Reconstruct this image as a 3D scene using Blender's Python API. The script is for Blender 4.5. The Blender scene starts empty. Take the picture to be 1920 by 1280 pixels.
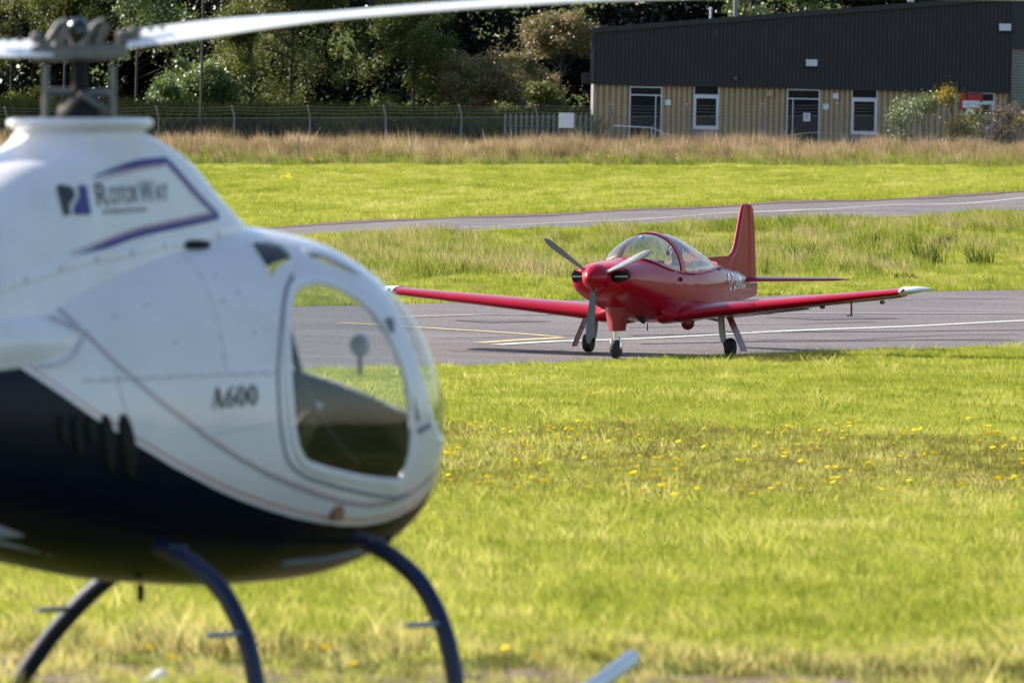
import bpy, bmesh, math, random
import numpy as np
from mathutils import Vector, Matrix, Euler

random.seed(7); rng = np.random.default_rng(7)
scn = bpy.context.scene
COL = scn.collection
RAD = math.radians

# ------------------------------------------------------------------ camera, sky, sun, exposure
FPX = 16000.0                       # focal length in pixels of a 1920 wide picture (300 mm on a 36 mm sensor)
EYE = 1.69                          # eye height above the near grass
PITCH = 192.0 / FPX
ROLL = RAD(1.25)
cam_d = bpy.data.cameras.new("camera"); cam = bpy.data.objects.new("camera", cam_d); COL.objects.link(cam)
cam_d.sensor_width = 36.0; cam_d.lens = 36.0 * FPX / 1920.0
cam_d.clip_start = 1.0; cam_d.clip_end = 3000.0
cam.matrix_world = Matrix.Translation((0, 0, EYE)) @ Matrix.Rotation(math.pi / 2 - PITCH, 4, 'X') @ Matrix.Rotation(ROLL, 4, 'Z')
cam_d.dof.use_dof = True; cam_d.dof.focus_distance = 118.0; cam_d.dof.aperture_fstop = 9.0
scn.camera = cam

SUN_EL, SUN_AZ = RAD(30), RAD(-62)  # azimuth measured from +Y (away from the camera), negative = left
world = bpy.data.worlds.new("World"); scn.world = world; world.use_nodes = True
wn = world.node_tree.nodes; wn.clear()
sky = wn.new('ShaderNodeTexSky'); sky.sky_type = 'NISHITA'; sky.sun_disc = False
sky.sun_elevation = SUN_EL; sky.sun_rotation = SUN_AZ
sky.air_density = 1.0; sky.dust_density = 1.0; sky.ozone_density = 1.0
bgn = wn.new('ShaderNodeBackground'); bgn.inputs[1].default_value = 0.11
wo = wn.new('ShaderNodeOutputWorld')
world.node_tree.links.new(sky.outputs[0], bgn.inputs[0]); world.node_tree.links.new(bgn.outputs[0], wo.inputs[0])

sun_d = bpy.data.lights.new("sun", 'SUN'); sun_d.energy = 5.0; sun_d.angle = RAD(0.55); sun_d.color = (1.0, 0.92, 0.79)
sun = bpy.data.objects.new("sun", sun_d); COL.objects.link(sun)
sdir = Vector((math.sin(SUN_AZ) * math.cos(SUN_EL), math.cos(SUN_AZ) * math.cos(SUN_EL), math.sin(SUN_EL)))
sun.rotation_euler = sdir.to_track_quat('Z', 'Y').to_euler(); sun.location = (-40, 60, 60)

vs = scn.view_settings; vs.view_transform = 'Standard'; vs.look = 'None'; vs.exposure = 1.1; vs.gamma = 1.0
scn.cycles.max_bounces = 8; scn.cycles.transparent_max_bounces = 16; scn.cycles.use_denoising = True
scn.cycles.caustics_reflective = False; scn.cycles.caustics_refractive = False

# ------------------------------------------------------------------ helpers
_f = Vector((0, math.cos(PITCH), -math.sin(PITCH))); _u0 = Vector((0, math.sin(PITCH), math.cos(PITCH))); _r0 = Vector((1, 0, 0))
_r = _r0 * math.cos(ROLL) + _u0 * math.sin(ROLL); _u = _u0 * math.cos(ROLL) - _r0 * math.sin(ROLL)
def at(px, py, Y):
    """point seen at picture position (px, py) at the distance Y along the ground"""
    d = _f + _r * ((px - 960) / FPX) + _u * ((640 - py) / FPX)
    return Vector((0, 0, EYE)) + d * (Y / d.y)

def obj(name, verts, faces, mat, parent=None, smooth=False, loc=None):
    me = bpy.data.meshes.new(name)
    me.from_pydata([tuple(v) for v in verts], [], [tuple(f) for f in faces]); me.update()
    if smooth: me.polygons.foreach_set("use_smooth", [True] * len(me.polygons))
    if isinstance(mat, (list, tuple)):
        for m in mat: me.materials.append(m)
    elif mat: me.materials.append(mat)
    o = bpy.data.objects.new(name, me); COL.objects.link(o)
    if parent: o.parent = parent
    if loc is not None: o.location = loc
    return o
def empty(name, loc=(0, 0, 0)):
    o = bpy.data.objects.new(name, None); COL.objects.link(o); o.location = loc; o.empty_display_size = .3; return o
def tag(o, label=None, cat=None, group=None, kind=None):
    if label: o["label"] = label
    if cat: o["category"] = cat
    if group: o["group"] = group
    if kind: o["kind"] = kind
    return o

class MB:
    """collects shapes, then links them as one mesh"""
    def __init__(s): s.v = []; s.f = []
    def add(s, v, f):
        n = len(s.v); s.v += [tuple(p) for p in v]; s.f += [tuple(i + n for i in q) for q in f]; return s
    def box(s, x0, x1, y0, y1, z0, z1):
        return s.add([(x0,y0,z0),(x1,y0,z0),(x1,y1,z0),(x0,y1,z0),(x0,y0,z1),(x1,y0,z1),(x1,y1,z1),(x0,y1,z1)],
              [(0,3,2,1),(4,5,6,7),(0,1,5,4),(1,2,6,5),(2,3,7,6),(3,0,4,7)])
    def tube(s, pts, r, n=8, cap=True):
        pts = [Vector(p) for p in pts]; rs = r if isinstance(r, (list, tuple)) else [r] * len(pts)
        V = []; F = []; up = None
        for i, p in enumerate(pts):
            t = (pts[min(i+1, len(pts)-1)] - pts[max(i-1, 0)]).normalized()
            if up is None: up = Vector((0,0,1)) if abs(t.z) < .9 else Vector((1,0,0))
            a = t.cross(up).normalized(); b = a.cross(t).normalized(); up = b
            for k in range(n):
                an = 2*math.pi*k/n; V.append(p + a*(rs[i]*math.cos(an)) + b*(rs[i]*math.sin(an)))
        for i in range(len(pts)-1):
            for k in range(n):
                F.append((i*n+k, i*n+(k+1)%n, (i+1)*n+(k+1)%n, (i+1)*n+k))
        if cap: F.append(tuple(range(n-1, -1, -1))); F.append(tuple((len(pts)-1)*n+k for k in range(n)))
        return s.add(V, F)
    def lathe(s, prof, n=20, axis='z', c=(0,0,0)):
        V = []; F = []
        for (r, h) in prof:
            for k in range(n):
                an = 2*math.pi*k/n; p, q = r*math.cos(an), r*math.sin(an)
                V.append({'z':(c[0]+p,c[1]+q,c[2]+h),'x':(c[0]+h,c[1]+p,c[2]+q),'y':(c[0]+q,c[1]+h,c[2]+p)}[axis])
        for i in range(len(prof)-1):
            for k in range(n): F.append((i*n+k, i*n+(k+1)%n, (i+1)*n+(k+1)%n, (i+1)*n+k))
        if prof[0][0] > 1e-6: F.append(tuple(range(n-1,-1,-1)))
        if prof[-1][0] > 1e-6: F.append(tuple((len(prof)-1)*n+k for k in range(n)))
        return s.add(V, F)
    def loft(s, rings, closed=True, cap=True):
        n = len(rings[0]); V = [p for r in rings for p in r]; F = []
        for i in range(len(rings)-1):
            for k in range(n if closed else n-1): F.append((i*n+k, i*n+(k+1)%n, (i+1)*n+(k+1)%n, (i+1)*n+k))
        if cap and closed: F.append(tuple(range(n-1,-1,-1))); F.append(tuple((len(rings)-1)*n+k for k in range(n)))
        return s.add(V, F)
    def prism(s, poly, y0, y1, conv=None):
        """extrude a polygon given in (a, b) between y0 and y1; conv turns (a, y, b) into a point"""
        conv = conv or (lambda a, y, b: (a, y, b)); n = len(poly)
        V = [conv(a, y0, b) for a, b in poly] + [conv(a, y1, b) for a, b in poly]
        F = [tuple(range(n)), tuple(range(2*n-1, n-1, -1))] + [(i, n+i, n+(i+1)%n, (i+1)%n) for i in range(n)]
        return s.add(V, F)
    def build(s, name, mat, parent=None, smooth=False, loc=None, bevel=0):
        o = obj(name, s.v, s.f, mat, parent, smooth, loc)
        fix_normals(o.data)
        if bevel:
            b = o.modifiers.new("bevel", 'BEVEL'); b.width = bevel; b.segments = 2; b.limit_method = 'ANGLE'
        if smooth: auto_smooth(o)
        return o
def fix_normals(me):
    bm = bmesh.new(); bm.from_mesh(me); bmesh.ops.recalc_face_normals(bm, faces=bm.faces); bm.to_mesh(me); bm.free()
def auto_smooth(o, ang=40):
    me = o.data; me.set_sharp_from_angle(angle=RAD(ang))
def copy_tree(o, parent=None):
    c = o.copy(); COL.objects.link(c); c.parent = parent
    for ch in o.children: copy_tree(ch, c)
    return c
def pchip(xk, yk, x):
    xk = np.asarray(xk, float); yk = np.asarray(yk, float); x = np.asarray(x, float)
    h = np.diff(xk); d = np.diff(yk)/h; m = np.zeros_like(yk)
    m[1:-1] = np.where(d[:-1]*d[1:] > 0, 2*d[:-1]*d[1:]/(d[:-1]+d[1:]+1e-12), 0); m[0] = d[0]; m[-1] = d[-1]
    i = np.clip(np.searchsorted(xk, x)-1, 0, len(xk)-2); t = (x-xk[i])/h[i]
    return (1+2*t)*(1-t)**2*yk[i]+t*(1-t)**2*h[i]*m[i]+t*t*(3-2*t)*yk[i+1]+t*t*(t-1)*h[i]*m[i+1]
def inside(poly, x, z):
    x = np.asarray(x); z = np.asarray(z); r = np.zeros(x.shape, bool); n = len(poly)
    for i in range(n):
        (x1, z1), (x2, z2) = poly[i], poly[(i+1) % n]
        c = (z1 > z) != (z2 > z)
        r ^= c & (x < (x2-x1)*(z-z1)/(z2-z1+1e-12)+x1)
    return r
def smooth_closed(poly, n=80):
    P = np.array(poly, float); m = len(P); out = []
    for i in range(m):
        p0, p1, p2, p3 = P[i-1], P[i], P[(i+1) % m], P[(i+2) % m]
        for t in np.linspace(0, 1, max(2, n//m), endpoint=False):
            out.append(.5*((2*p1)+(-p0+p2)*t+(2*p0-5*p1+4*p2-p3)*t*t+(-p0+3*p1-3*p2+p3)*t**3))
    return [tuple(q) for q in out]
def smooth_open(poly, k=6):
    P = np.array(poly, float); P = np.vstack([2*P[0]-P[1], P, 2*P[-1]-P[-2]]); out = []
    for i in range(1, len(P)-2):
        p0, p1, p2, p3 = P[i-1], P[i], P[i+1], P[i+2]
        for t in np.linspace(0, 1, k, endpoint=False):
            out.append(.5*((2*p1)+(-p0+p2)*t+(2*p0-5*p1+4*p2-p3)*t*t+(-p0+3*p1-3*p2+p3)*t**3))
    out.append(P[-2]); return [tuple(q) for q in out]

# ------------------------------------------------------------------ materials
def nt(name):
    m = bpy.data.materials.new(name); m.use_nodes = True; t = m.node_tree; t.nodes.clear()
    o = t.nodes.new('ShaderNodeOutputMaterial'); return m, t, o
def N(t, typ, **kw):
    n = t.nodes.new(typ)
    for k, v in kw.items():
        if k.startswith('i_'):
            n.inputs[int(k[2:]) if k[2:].isdigit() else k[2:]].default_value = v
        else: setattr(n, k, v)
    return n
def ramp(t, stops):
    n = t.nodes.new('ShaderNodeValToRGB'); e = n.color_ramp.elements
    while len(e) < len(stops): e.new(.5)
    for i, (p, c) in enumerate(stops): e[i].position = p; e[i].color = (*c, 1) if len(c) == 3 else c
    return n
def surface(name, col, rough=.5, metal=0., coat=0., var=.12, scale=6., bump=0., bscale=60., col2=None, spec=.5, coat_rough=.05):
    """principled paint / metal / stone with noise variation in colour and roughness"""
    m, t, o = nt(name); L = t.links.new
    b = N(t, 'ShaderNodeBsdfPrincipled'); tc = N(t, 'ShaderNodeTexCoord')
    no = N(t, 'ShaderNodeTexNoise'); no.inputs['Scale'].default_value = scale; no.inputs['Detail'].default_value = 6; no.inputs['Roughness'].default_value = .62
    L(tc.outputs['Object'], no.inputs['Vector'])
    c2 = col2 or tuple(c*(1-var*1.6) for c in col); c1 = tuple(min(1, c*(1+var)) for c in col)
    r = ramp(t, [(.3, c2), (.7, c1)]); L(no.outputs['Fac'], r.inputs[0]); L(r.outputs[0], b.inputs['Base Color'])
    mr = N(t, 'ShaderNodeMapRange'); mr.inputs['To Min'].default_value = max(0, rough*.8); mr.inputs['To Max'].default_value = min(1, rough*1.25)
    L(no.outputs['Fac'], mr.inputs['Value']); L(mr.outputs[0], b.inputs['Roughness'])
    b.inputs['Metallic'].default_value = metal; b.inputs['Coat Weight'].default_value = coat; b.inputs['Coat Roughness'].default_value = coat_rough
    b.inputs['Specular IOR Level'].default_value = spec
    if bump:
        n2 = N(t, 'ShaderNodeTexNoise'); n2.inputs['Scale'].default_value = bscale; n2.inputs['Detail'].default_value = 4
        L(tc.outputs['Object'], n2.inputs['Vector'])
        bp = N(t, 'ShaderNodeBump'); bp.inputs['Strength'].default_value = bump; bp.inputs['Distance'].default_value = .01
        L(n2.outputs['Fac'], bp.inputs['Height']); L(bp.outputs[0], b.inputs['Normal'])
    L(b.outputs[0], o.inputs[0]); return m
def glass(name, tint=(.9, .95, .95), refl=.07, rough=.02, dirt=.04):
    """thin clear pane: fresnel reflection over straight transmission, a little dust"""
    m, t, o = nt(name); L = t.links.new
    lw = N(t, 'ShaderNodeLayerWeight'); lw.inputs[0].default_value = .5
    pw = N(t, 'ShaderNodeMath', operation='POWER'); pw.inputs[1].default_value = 4.2; L(lw.outputs['Facing'], pw.inputs[0])
    fr = N(t, 'ShaderNodeMapRange'); fr.inputs['To Min'].default_value = refl; fr.inputs['To Max'].default_value = .95; L(pw.outputs[0], fr.inputs['Value'])
    tr = N(t, 'ShaderNodeBsdfTransparent'); tr.inputs[0].default_value = (*tint, 1)
    gl = N(t, 'ShaderNodeBsdfGlossy'); gl.inputs['Roughness'].default_value = rough
    mx = N(t, 'ShaderNodeMixShader'); L(fr.outputs[0], mx.inputs[0]); L(tr.outputs[0], mx.inputs[1]); L(gl.outputs[0], mx.inputs[2])
    df = N(t, 'ShaderNodeBsdfDiffuse'); df.inputs[0].default_value = (.6, .6, .58, 1)
    no = N(t, 'ShaderNodeTexNoise'); no.inputs['Scale'].default_value = 9; no.inputs['Detail'].default_value = 5
    tc = N(t, 'ShaderNodeTexCoord'); L(tc.outputs['Object'], no.inputs['Vector'])
    mu = N(t, 'ShaderNodeMath', operation='MULTIPLY'); mu.inputs[1].default_value = dirt*2; L(no.outputs['Fac'], mu.inputs[0])
    m2 = N(t, 'ShaderNodeMixShader'); L(mu.outputs[0], m2.inputs[0]); L(mx.outputs[0], m2.inputs[1]); L(df.outputs[0], m2.inputs[2])
    L(m2.outputs[0], o.inputs[0]); return m
def leafmat(name, c1, c2, trans=.45, gloss=.25, rough=.35, attr="tint", scale=.35, c3=None):
    """leaf or grass blade: diffuse + translucent + a waxy sheen, tinted per instance or per vertex"""
    m, t, o = nt(name); L = t.links.new
    at_ = N(t, 'ShaderNodeAttribute', attribute_name=attr)
    at_.attribute_type = 'INSTANCER' if attr == 'itint' else 'GEOMETRY'
    r = ramp(t, [(0., c1), (.62, c2), (1., c3 or c2)]); L(at_.outputs['Fac'], r.inputs[0])
    d = N(t, 'ShaderNodeBsdfDiffuse'); tl = N(t, 'ShaderNodeBsdfTranslucent'); g = N(t, 'ShaderNodeBsdfGlossy'); g.inputs['Roughness'].default_value = rough
    L(r.outputs[0], d.inputs[0])
    hs = N(t, 'ShaderNodeHueSaturation'); hs.inputs['Saturation'].default_value = .98; hs.inputs['Value'].default_value = 1.5; L(r.outputs[0], hs.inputs['Color']); L(hs.outputs[0], tl.inputs[0])
    m1 = N(t, 'ShaderNodeMixShader'); m1.inputs[0].default_value = trans; L(d.outputs[0], m1.inputs[1]); L(tl.outputs[0], m1.inputs[2])
    if not gloss: L(m1.outputs[0], o.inputs[0]); return m
    fr = N(t, 'ShaderNodeFresnel'); fr.inputs['IOR'].default_value = 1.38
    mu = N(t, 'ShaderNodeMath', operation='MULTIPLY'); mu.inputs[1].default_value = gloss; L(fr.outputs[0], mu.inputs[0])
    m2 = N(t, 'ShaderNodeMixShader'); L(mu.outputs[0], m2.inputs[0]); L(m1.outputs[0], m2.inputs[1]); L(g.outputs[0], m2.inputs[2])
    L(m2.outputs[0], o.inputs[0]); return m
M = {}
M['black'] = surface('black rubber', (.006, .006, .007), .6, var=.3, spec=.25)
M['steel'] = surface('bare steel', (.45, .45, .46), .35, metal=.9, var=.15, scale=14)
M['alu'] = surface('dull aluminium', (.17, .165, .16), .5, metal=.5, var=.2, scale=11)
M['white_paint'] = surface('white gloss paint', (.82, .82, .83), .3, coat=.6, var=.03, scale=3)
M['tyre'] = surface('tyre rubber', (.018, .018, .019), .75, var=.3, scale=20, bump=.2)
M['clear_glass'] = glass('clear acrylic', (.93, .96, .95))
# ================================================================== terrain
# each row: (distance at picture left, height there, distance at picture right, height there), from the camera outwards
def _row(dl, yl, dr, yr):
    a = at(0, yl, dl); b = at(1920, yr, dr); return (a.x, a.y, a.z, b.x, b.y, b.z)
def _flat(d, z=0.): return (-.06*d, d, z, .06*d, d, z)
R_T1N, R_T1F, R_T2N, R_T2F, R_BG, R_FENCE = 7, 8, 10, 11, 13, 14
ROWS = [_flat(-60), _flat(5), _flat(20), _flat(32), _flat(45), _flat(60), _flat(82), _row(103, 722, 121, 653), _row(126, 590, 144, 545),
        _row(152, 522, 174, 470), _row(176, 465, 204, 399), _row(190, 451, 214, 362), _row(255, 372, 262, 340), _row(318, 309, 322, 314), _row(340, 277, 342, 291),
        (-21.5, 358, 5.35, 21.5, 358, 5.6), (-24, 400, 6.2, 24, 400, 6.4), (-30, 520, 12, 30, 520, 12), (-80, 1400, 55, 80, 1400, 55), (-150, 2600, 90, 150, 2600, 90)]
_RA = np.array(ROWS)
_xm, _dx = (_RA[:, 0]+_RA[:, 3])/2, (_RA[:, 3]-_RA[:, 0])
_ya, _yb = (_RA[:, 1]+_RA[:, 4])/2, (_RA[:, 4]-_RA[:, 1])/_dx
_za, _zb = (_RA[:, 2]+_RA[:, 5])/2, (_RA[:, 5]-_RA[:, 2])/_dx
_lim = np.abs(_dx)/2*1.35
def row_yz(j, X):
    c = np.clip(np.asarray(X, float)-_xm[j], -_lim[j], _lim[j]); return _ya[j]+_yb[j]*c, _za[j]+_zb[j]*c
def gz(X, Y):
    X = np.atleast_1d(np.asarray(X, float)); Y = np.atleast_1d(np.asarray(Y, float))
    c = np.clip(X[:, None]-_xm, -_lim, _lim); yy = _ya+_yb*c; zz = _za+_zb*c
    j = np.clip((yy <= Y[:, None]).sum(1)-1, 0, len(ROWS)-2); r = np.arange(len(X))
    t = np.clip((Y-yy[r, j])/(yy[r, j+1]-yy[r, j]), 0, 1); t2 = t
    z = zz[r, j]*(1-t2)+zz[r, j+1]*t2
    return z+undul(X, Y)*np.clip((Y-20)/30, 0, 1)
def undul(X, Y):
    return (.028*np.sin(X*.9+Y*.13)*np.sin(Y*.21+1.)+.018*np.sin(X*2.1-Y*.37+2))*np.where((Y > 96) & (Y < 146), .3, 1.)
def g1(x, y): return float(gz(x, y)[0])
def ground_at(px, py):
    Ys = np.linspace(24, 420, 4000); P0 = at(px, py, 100.); d = P0-Vector((0, 0, EYE)); k = Ys/d.y
    h = EYE+d.z*k-gz(d.x*k, Ys); i = int(np.argmax(h < 0))
    return Vector((d.x*k[i], Ys[i], float(gz(d.x*k[i], Ys[i])[0])))

def ground_material():
    m, t, o = nt('grass thatch'); L = t.links.new; tc = N(t, 'ShaderNodeTexCoord'); b = N(t, 'ShaderNodeBsdfPrincipled')
    n1 = N(t, 'ShaderNodeTexNoise'); n1.inputs['Scale'].default_value = .35; n1.inputs['Detail'].default_value = 8
    n2 = N(t, 'ShaderNodeTexNoise'); n2.inputs['Scale'].default_value = 9.; n2.inputs['Detail'].default_value = 8; n2.inputs['Roughness'].default_value = .75
    L(tc.outputs['Object'], n1.inputs['Vector']); L(tc.outputs['Object'], n2.inputs['Vector'])
    r1 = ramp(t, [(.3, (.055, .075, .012)), (.55, (.11, .14, .018)), (.75, (.15, .15, .03))]); L(n2.outputs['Fac'], r1.inputs[0])
    r2 = ramp(t, [(.35, (.5, .55, .5)), (.65, (1.1, 1.05, .9))]); L(n1.outputs['Fac'], r2.inputs[0])
    mx = N(t, 'ShaderNodeMix', data_type='RGBA', blend_type='MULTIPLY'); mx.inputs['Factor'].default_value = 1; L(r1.outputs[0], mx.inputs['A']); L(r2.outputs[0], mx.inputs['B'])
    L(mx.outputs['Result'], b.inputs['Base Color']); b.inputs['Roughness'].default_value = .95; b.inputs['Specular IOR Level'].default_value = .1
    bp = N(t, 'ShaderNodeBump'); bp.inputs['Strength'].default_value = .8; bp.inputs['Distance'].default_value = .05; L(n2.outputs['Fac'], bp.inputs['Height']); L(bp.outputs[0], b.inputs['Normal'])
    L(b.outputs[0], o.inputs[0]); return m
def asphalt_material(name, base=.13):
    m, t, o = nt(name); L = t.links.new; tc = N(t, 'ShaderNodeTexCoord'); b = N(t, 'ShaderNodeBsdfPrincipled')
    n1 = N(t, 'ShaderNodeTexNoise'); n1.inputs['Scale'].default_value = .5; n1.inputs['Detail'].default_value = 6
    mp = N(t, 'ShaderNodeMapping'); mp.inputs['Scale'].default_value = (.25, 1.6, 1); mp.inputs['Rotation'].default_value = (0, 0, RAD(-42)); L(tc.outputs['Object'], mp.inputs['Vector']); L(mp.outputs[0], n1.inputs['Vector'])
    n2 = N(t, 'ShaderNodeTexNoise'); n2.inputs['Scale'].default_value = 34.; n2.inputs['Detail'].default_value = 3; n2.inputs['Roughness'].default_value = .8; L(tc.outputs['Object'], n2.inputs['Vector'])
    n3 = N(t, 'ShaderNodeTexNoise'); n3.inputs['Scale'].default_value = 90.; L(tc.outputs['Object'], n3.inputs['Vector'])
    r1 = ramp(t, [(.32, (base*.86, base*.70, base*.70)), (.68, (base*1.26, base*1.05, base*1.04))]); L(n1.outputs['Fac'], r1.inputs[0])
    r2 = ramp(t, [(.36, (.35, .34, .35)), (.5, (.9, .9, .9)), (.62, (1.9, 1.85, 1.8))]); L(n2.outputs['Fac'], r2.inputs[0])
    mx = N(t, 'ShaderNodeMix', data_type='RGBA', blend_type='MULTIPLY'); mx.inputs['Factor'].default_value = 1; L(r1.outputs[0], mx.inputs['A']); L(r2.outputs[0], mx.inputs['B'])
    L(mx.outputs['Result'], b.inputs['Base Color']); b.inputs['Roughness'].default_value = .72
    bp = N(t, 'ShaderNodeBump'); bp.inputs['Strength'].default_value = .7; bp.inputs['Distance'].default_value = .012; L(n3.outputs['Fac'], bp.inputs['Height']); L(bp.outputs[0], b.inputs['Normal'])
    L(b.outputs[0], o.inputs[0]); return m
M['ground'] = ground_material(); M['asphalt'] = asphalt_material('taxiway asphalt', .135); M['asphalt2'] = asphalt_material('far taxiway asphalt', .135)
M['line_white'] = surface('worn white line', (.62, .60, .56), .7, var=.25, scale=20, bump=.3); M['line_yellow'] = surface('worn yellow line', (.62, .50, .25), .7, var=.25, scale=20, bump=.3)
M['line_faded'] = surface('faded white line', (.30, .28, .27), .75, var=.3, scale=14)
M['line_worn'] = surface('weathered white line', (.40, .38, .36), .75, var=.3, scale=14)
M['moss'] = surface('red brown moss', (.12, .065, .042), .95, var=.5, scale=8, bump=.8, bscale=20)
M['soil'] = surface('bare soil', (.16, .10, .065), .95, var=.5, scale=5, bump=.8, bscale=20)

cols = np.unique(np.r_[np.linspace(-34, 34, 138), np.sign(np.linspace(-1, 1, 41))*np.abs(np.linspace(-1, 1, 41))**2.2*900])
YR = []
for j in range(len(ROWS)-1):
    n = 2 if j in (0, 15, 16, 17, 18) else int(max(4, (_ya[j+1]-_ya[j])/1.2))
    for t in np.linspace(0, 1, n, endpoint=False): YR.append((j, t))
YR.append((len(ROWS)-2, 1.))
V = []
for j, t in YR:
    y0, z0 = row_yz(j, cols); y1, z1 = row_yz(j+1, cols); y = y0*(1-t)+y1*t
    V.append(np.stack([cols, y, gz(cols, y)], -1))
V = np.concatenate(V); nc = len(cols)
F = [(r*nc+c, r*nc+c+1, (r+1)*nc+c+1, (r+1)*nc+c) for r in range(len(YR)-1) for c in range(nc-1)]
tag(obj('ground', V, F, M['ground'], None, True), kind='structure')

def band(name, j0, j1, mat, lift, t0=0., t1=1., xr=40, n=24, wob=0.):
    xs = np.linspace(-xr, xr, 240); V = []; ts = np.linspace(t0, t1, n)
    for i, t in enumerate(ts):
        y0, _ = row_yz(j0, xs); y1, _ = row_yz(j1, xs); y = y0*(1-t)+y1*t
        if wob and i in (0, n-1): y = y+wob*(np.sin(xs*1.7)+.7*np.sin(xs*4.1+1)+.6*np.sin(xs*9.7+2))
        V.append(np.stack([xs, y, gz(xs, y)+lift], -1))
    V = np.concatenate(V); m = len(xs)
    return tag(obj(name, V, [(r*m+c, r*m+c+1, (r+1)*m+c+1, (r+1)*m+c) for r in range(n-1) for c in range(m-1)], mat, None, True), kind='structure')
band('taxiway', R_T1N, R_T1F, M['asphalt'], .02, n=26, wob=.12)
band('taxiway', R_T2N, R_T2F, M['asphalt2'], .02, n=16, wob=.15)
band('moss_verge', R_T2F, R_T2F+1, M['moss'], .03, -.012, .035, n=3, wob=.3)
xs_ = np.linspace(-3.2, 3.2, 120); wv = .35*np.sin(xs_*2.3)+.25*np.sin(xs_*5.9+1)
Vs = np.concatenate([np.stack([xs_, y+wv*k, gz(xs_, y+wv*k)+.004], -1) for y, k in ((31.6, 1), (32.4, 1), (33.4, 1))])
tag(obj('bare_soil', Vs, [(r*120+c, r*120+c+1, (r+1)*120+c+1, (r+1)*120+c) for r in range(2) for c in range(119)], M['soil'], None, True), kind='structure')
xs_ = np.linspace(-60, 60, 60); Vs = np.concatenate([np.stack([xs_, np.full(60, y), gz(xs_, np.full(60, y))+.02], -1) for y in np.linspace(346, 430, 12)])
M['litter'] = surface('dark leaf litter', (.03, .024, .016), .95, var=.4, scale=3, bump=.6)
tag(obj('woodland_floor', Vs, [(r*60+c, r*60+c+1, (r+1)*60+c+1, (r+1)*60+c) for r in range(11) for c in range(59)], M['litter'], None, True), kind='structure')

def marking(name, pts, w, mat, label=None):
    P = [ground_at(*p) for p in pts]; Q = []
    for a, b in zip(P[:-1], P[1:]):
        n = max(2, int((b-a).length/.35)); Q += [a.lerp(b, i/n) for i in range(n)]
    Q.append(P[-1]); V = []; F = []
    for i, p in enumerate(Q):
        d = (Q[min(i+1, len(Q)-1)]-Q[max(i-1, 0)]); d.z = 0; d.normalize(); q = Vector((-d.y, d.x, 0))
        for s in (-.5, .5):
            c = p+q*w*s; V.append((c.x, c.y, g1(c.x, c.y)+.028))
    for i in range(len(Q)-1): F.append((2*i, 2*i+1, 2*i+3, 2*i+2))
    return tag(obj(name, V, F, mat), kind='structure')
marking('lane_line', [(930,650),(1045,643),(1200,638),(1400,628),(1600,619),(1800,610),(2000,601),(2500,578)], .2, M['line_white'])
marking('lane_line', [(700,600),(800,596),(900,593),(1050,592)], .22, M['line_faded'])
marking('lane_line', [(1340,592),(1500,591),(1700,591),(2000,590),(2400,588)], .22, M['line_faded'])
marking('yellow_marking', [(640,609),(800,618),(900,624),(1000,631),(1052,636)], .2, M['line_yellow'])
marking('yellow_marking', [(898,646),(960,642),(1052,637)], .2, M['line_yellow'])
marking('lane_line', [(860,429),(960,425),(1100,417),(1300,406),(1500,396),(1700,386),(1900,375),(2050,367),(2500,343)], .28, M['line_worn'])
M['tar'] = surface('tar seam', (.03, .028, .028), .7, var=.3)
for pts in ([(826,637),(900,636),(1000,634),(1080,633)], [(1180,618),(1330,613),(1500,611),(1640,606)], [(1330,646),(1460,640),(1600,640),(1760,632),(1910,630)], [(1450,572),(1640,566),(1900,562)], [(840,662),(960,664),(1060,660)]):
    marking('tar_seam', [(x, y) for x, y in pts], .06, M['tar'])
M['patch'] = asphalt_material('patched asphalt', .095)
marking('asphalt_patch', [(1480,600),(1640,597)], 1.1, M['patch']); marking('asphalt_patch', [(880,606),(1000,604)], .8, M['patch'])
for x in ((1180,632,1920,622),(1200,648,1900,641)): marking('tyre_mark', [(x[0],x[1]),((x[0]+x[2])/2,(x[1]+x[3])/2-2),(x[2],x[3])], .16, M['patch'])
# ================================================================== building, fences, posts
BD = 358.0; PPM = FPX/BD
def bxz(px, py): p = at(px, py, BD); return p.x, p.z
M['tan_clad'] = surface('tan profiled steel', (.43, .30, .17), .55, var=.08, scale=1.5)
M['dark_clad'] = surface('dark grey profiled steel', (.024, .020, .024), .6, var=.18, scale=1.2)
M['frame_white'] = surface('white window frame', (.62, .62, .68), .45, var=.06)
M['door_dark'] = surface('dark door', (.013, .013, .016), .6, var=.2, spec=.12)
M['lead'] = surface('grey panel', (.22, .21, .24), .6)
M['win_glass'] = surface('dark office glass', (.012, .012, .015), .15, var=.1, spec=.08)
M['notice'] = surface('white notice', (.72, .72, .76), .6, var=.05)
M['red_sign'] = surface('red sign', (.42, .02, .03), .5)
M['pale_steel'] = surface('dull palisade steel', (.09, .09, .10), .6, var=.2)
M['galv'] = surface('galvanised steel', (.20, .20, .21), .55, metal=.3, var=.2, scale=8)
M['wood'] = surface('weathered wood', (.34, .30, .24), .85, var=.25, scale=12, bump=.4)
M['shutter'] = surface('shutter paint', (.23, .21, .18), .6, var=.1)
bx0, bz0 = bxz(1112, 282); bz0 = 5.42
X = lambda px: bxz(px, 200)[0]
def Zp(px, py): return bxz(px, py)[1]
xl, xr = X(1112), X(2150)
z_f = Zp(1115, 155.5)
ztop = lambda x: 10.40+(x-xl)*.1012
bld = empty('industrial_building', (xl, BD, bz0)); tag(bld, 'low tan building with dark sloping upper cladding behind the fence', 'building')
def bm(mb, name, mat, parent=None, bevel=0):
    mb.v = [(x-xl, y-BD, z-bz0) for x, y, z in mb.v] ; return mb.build(name, mat, parent or bld, bevel=bevel)
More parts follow.
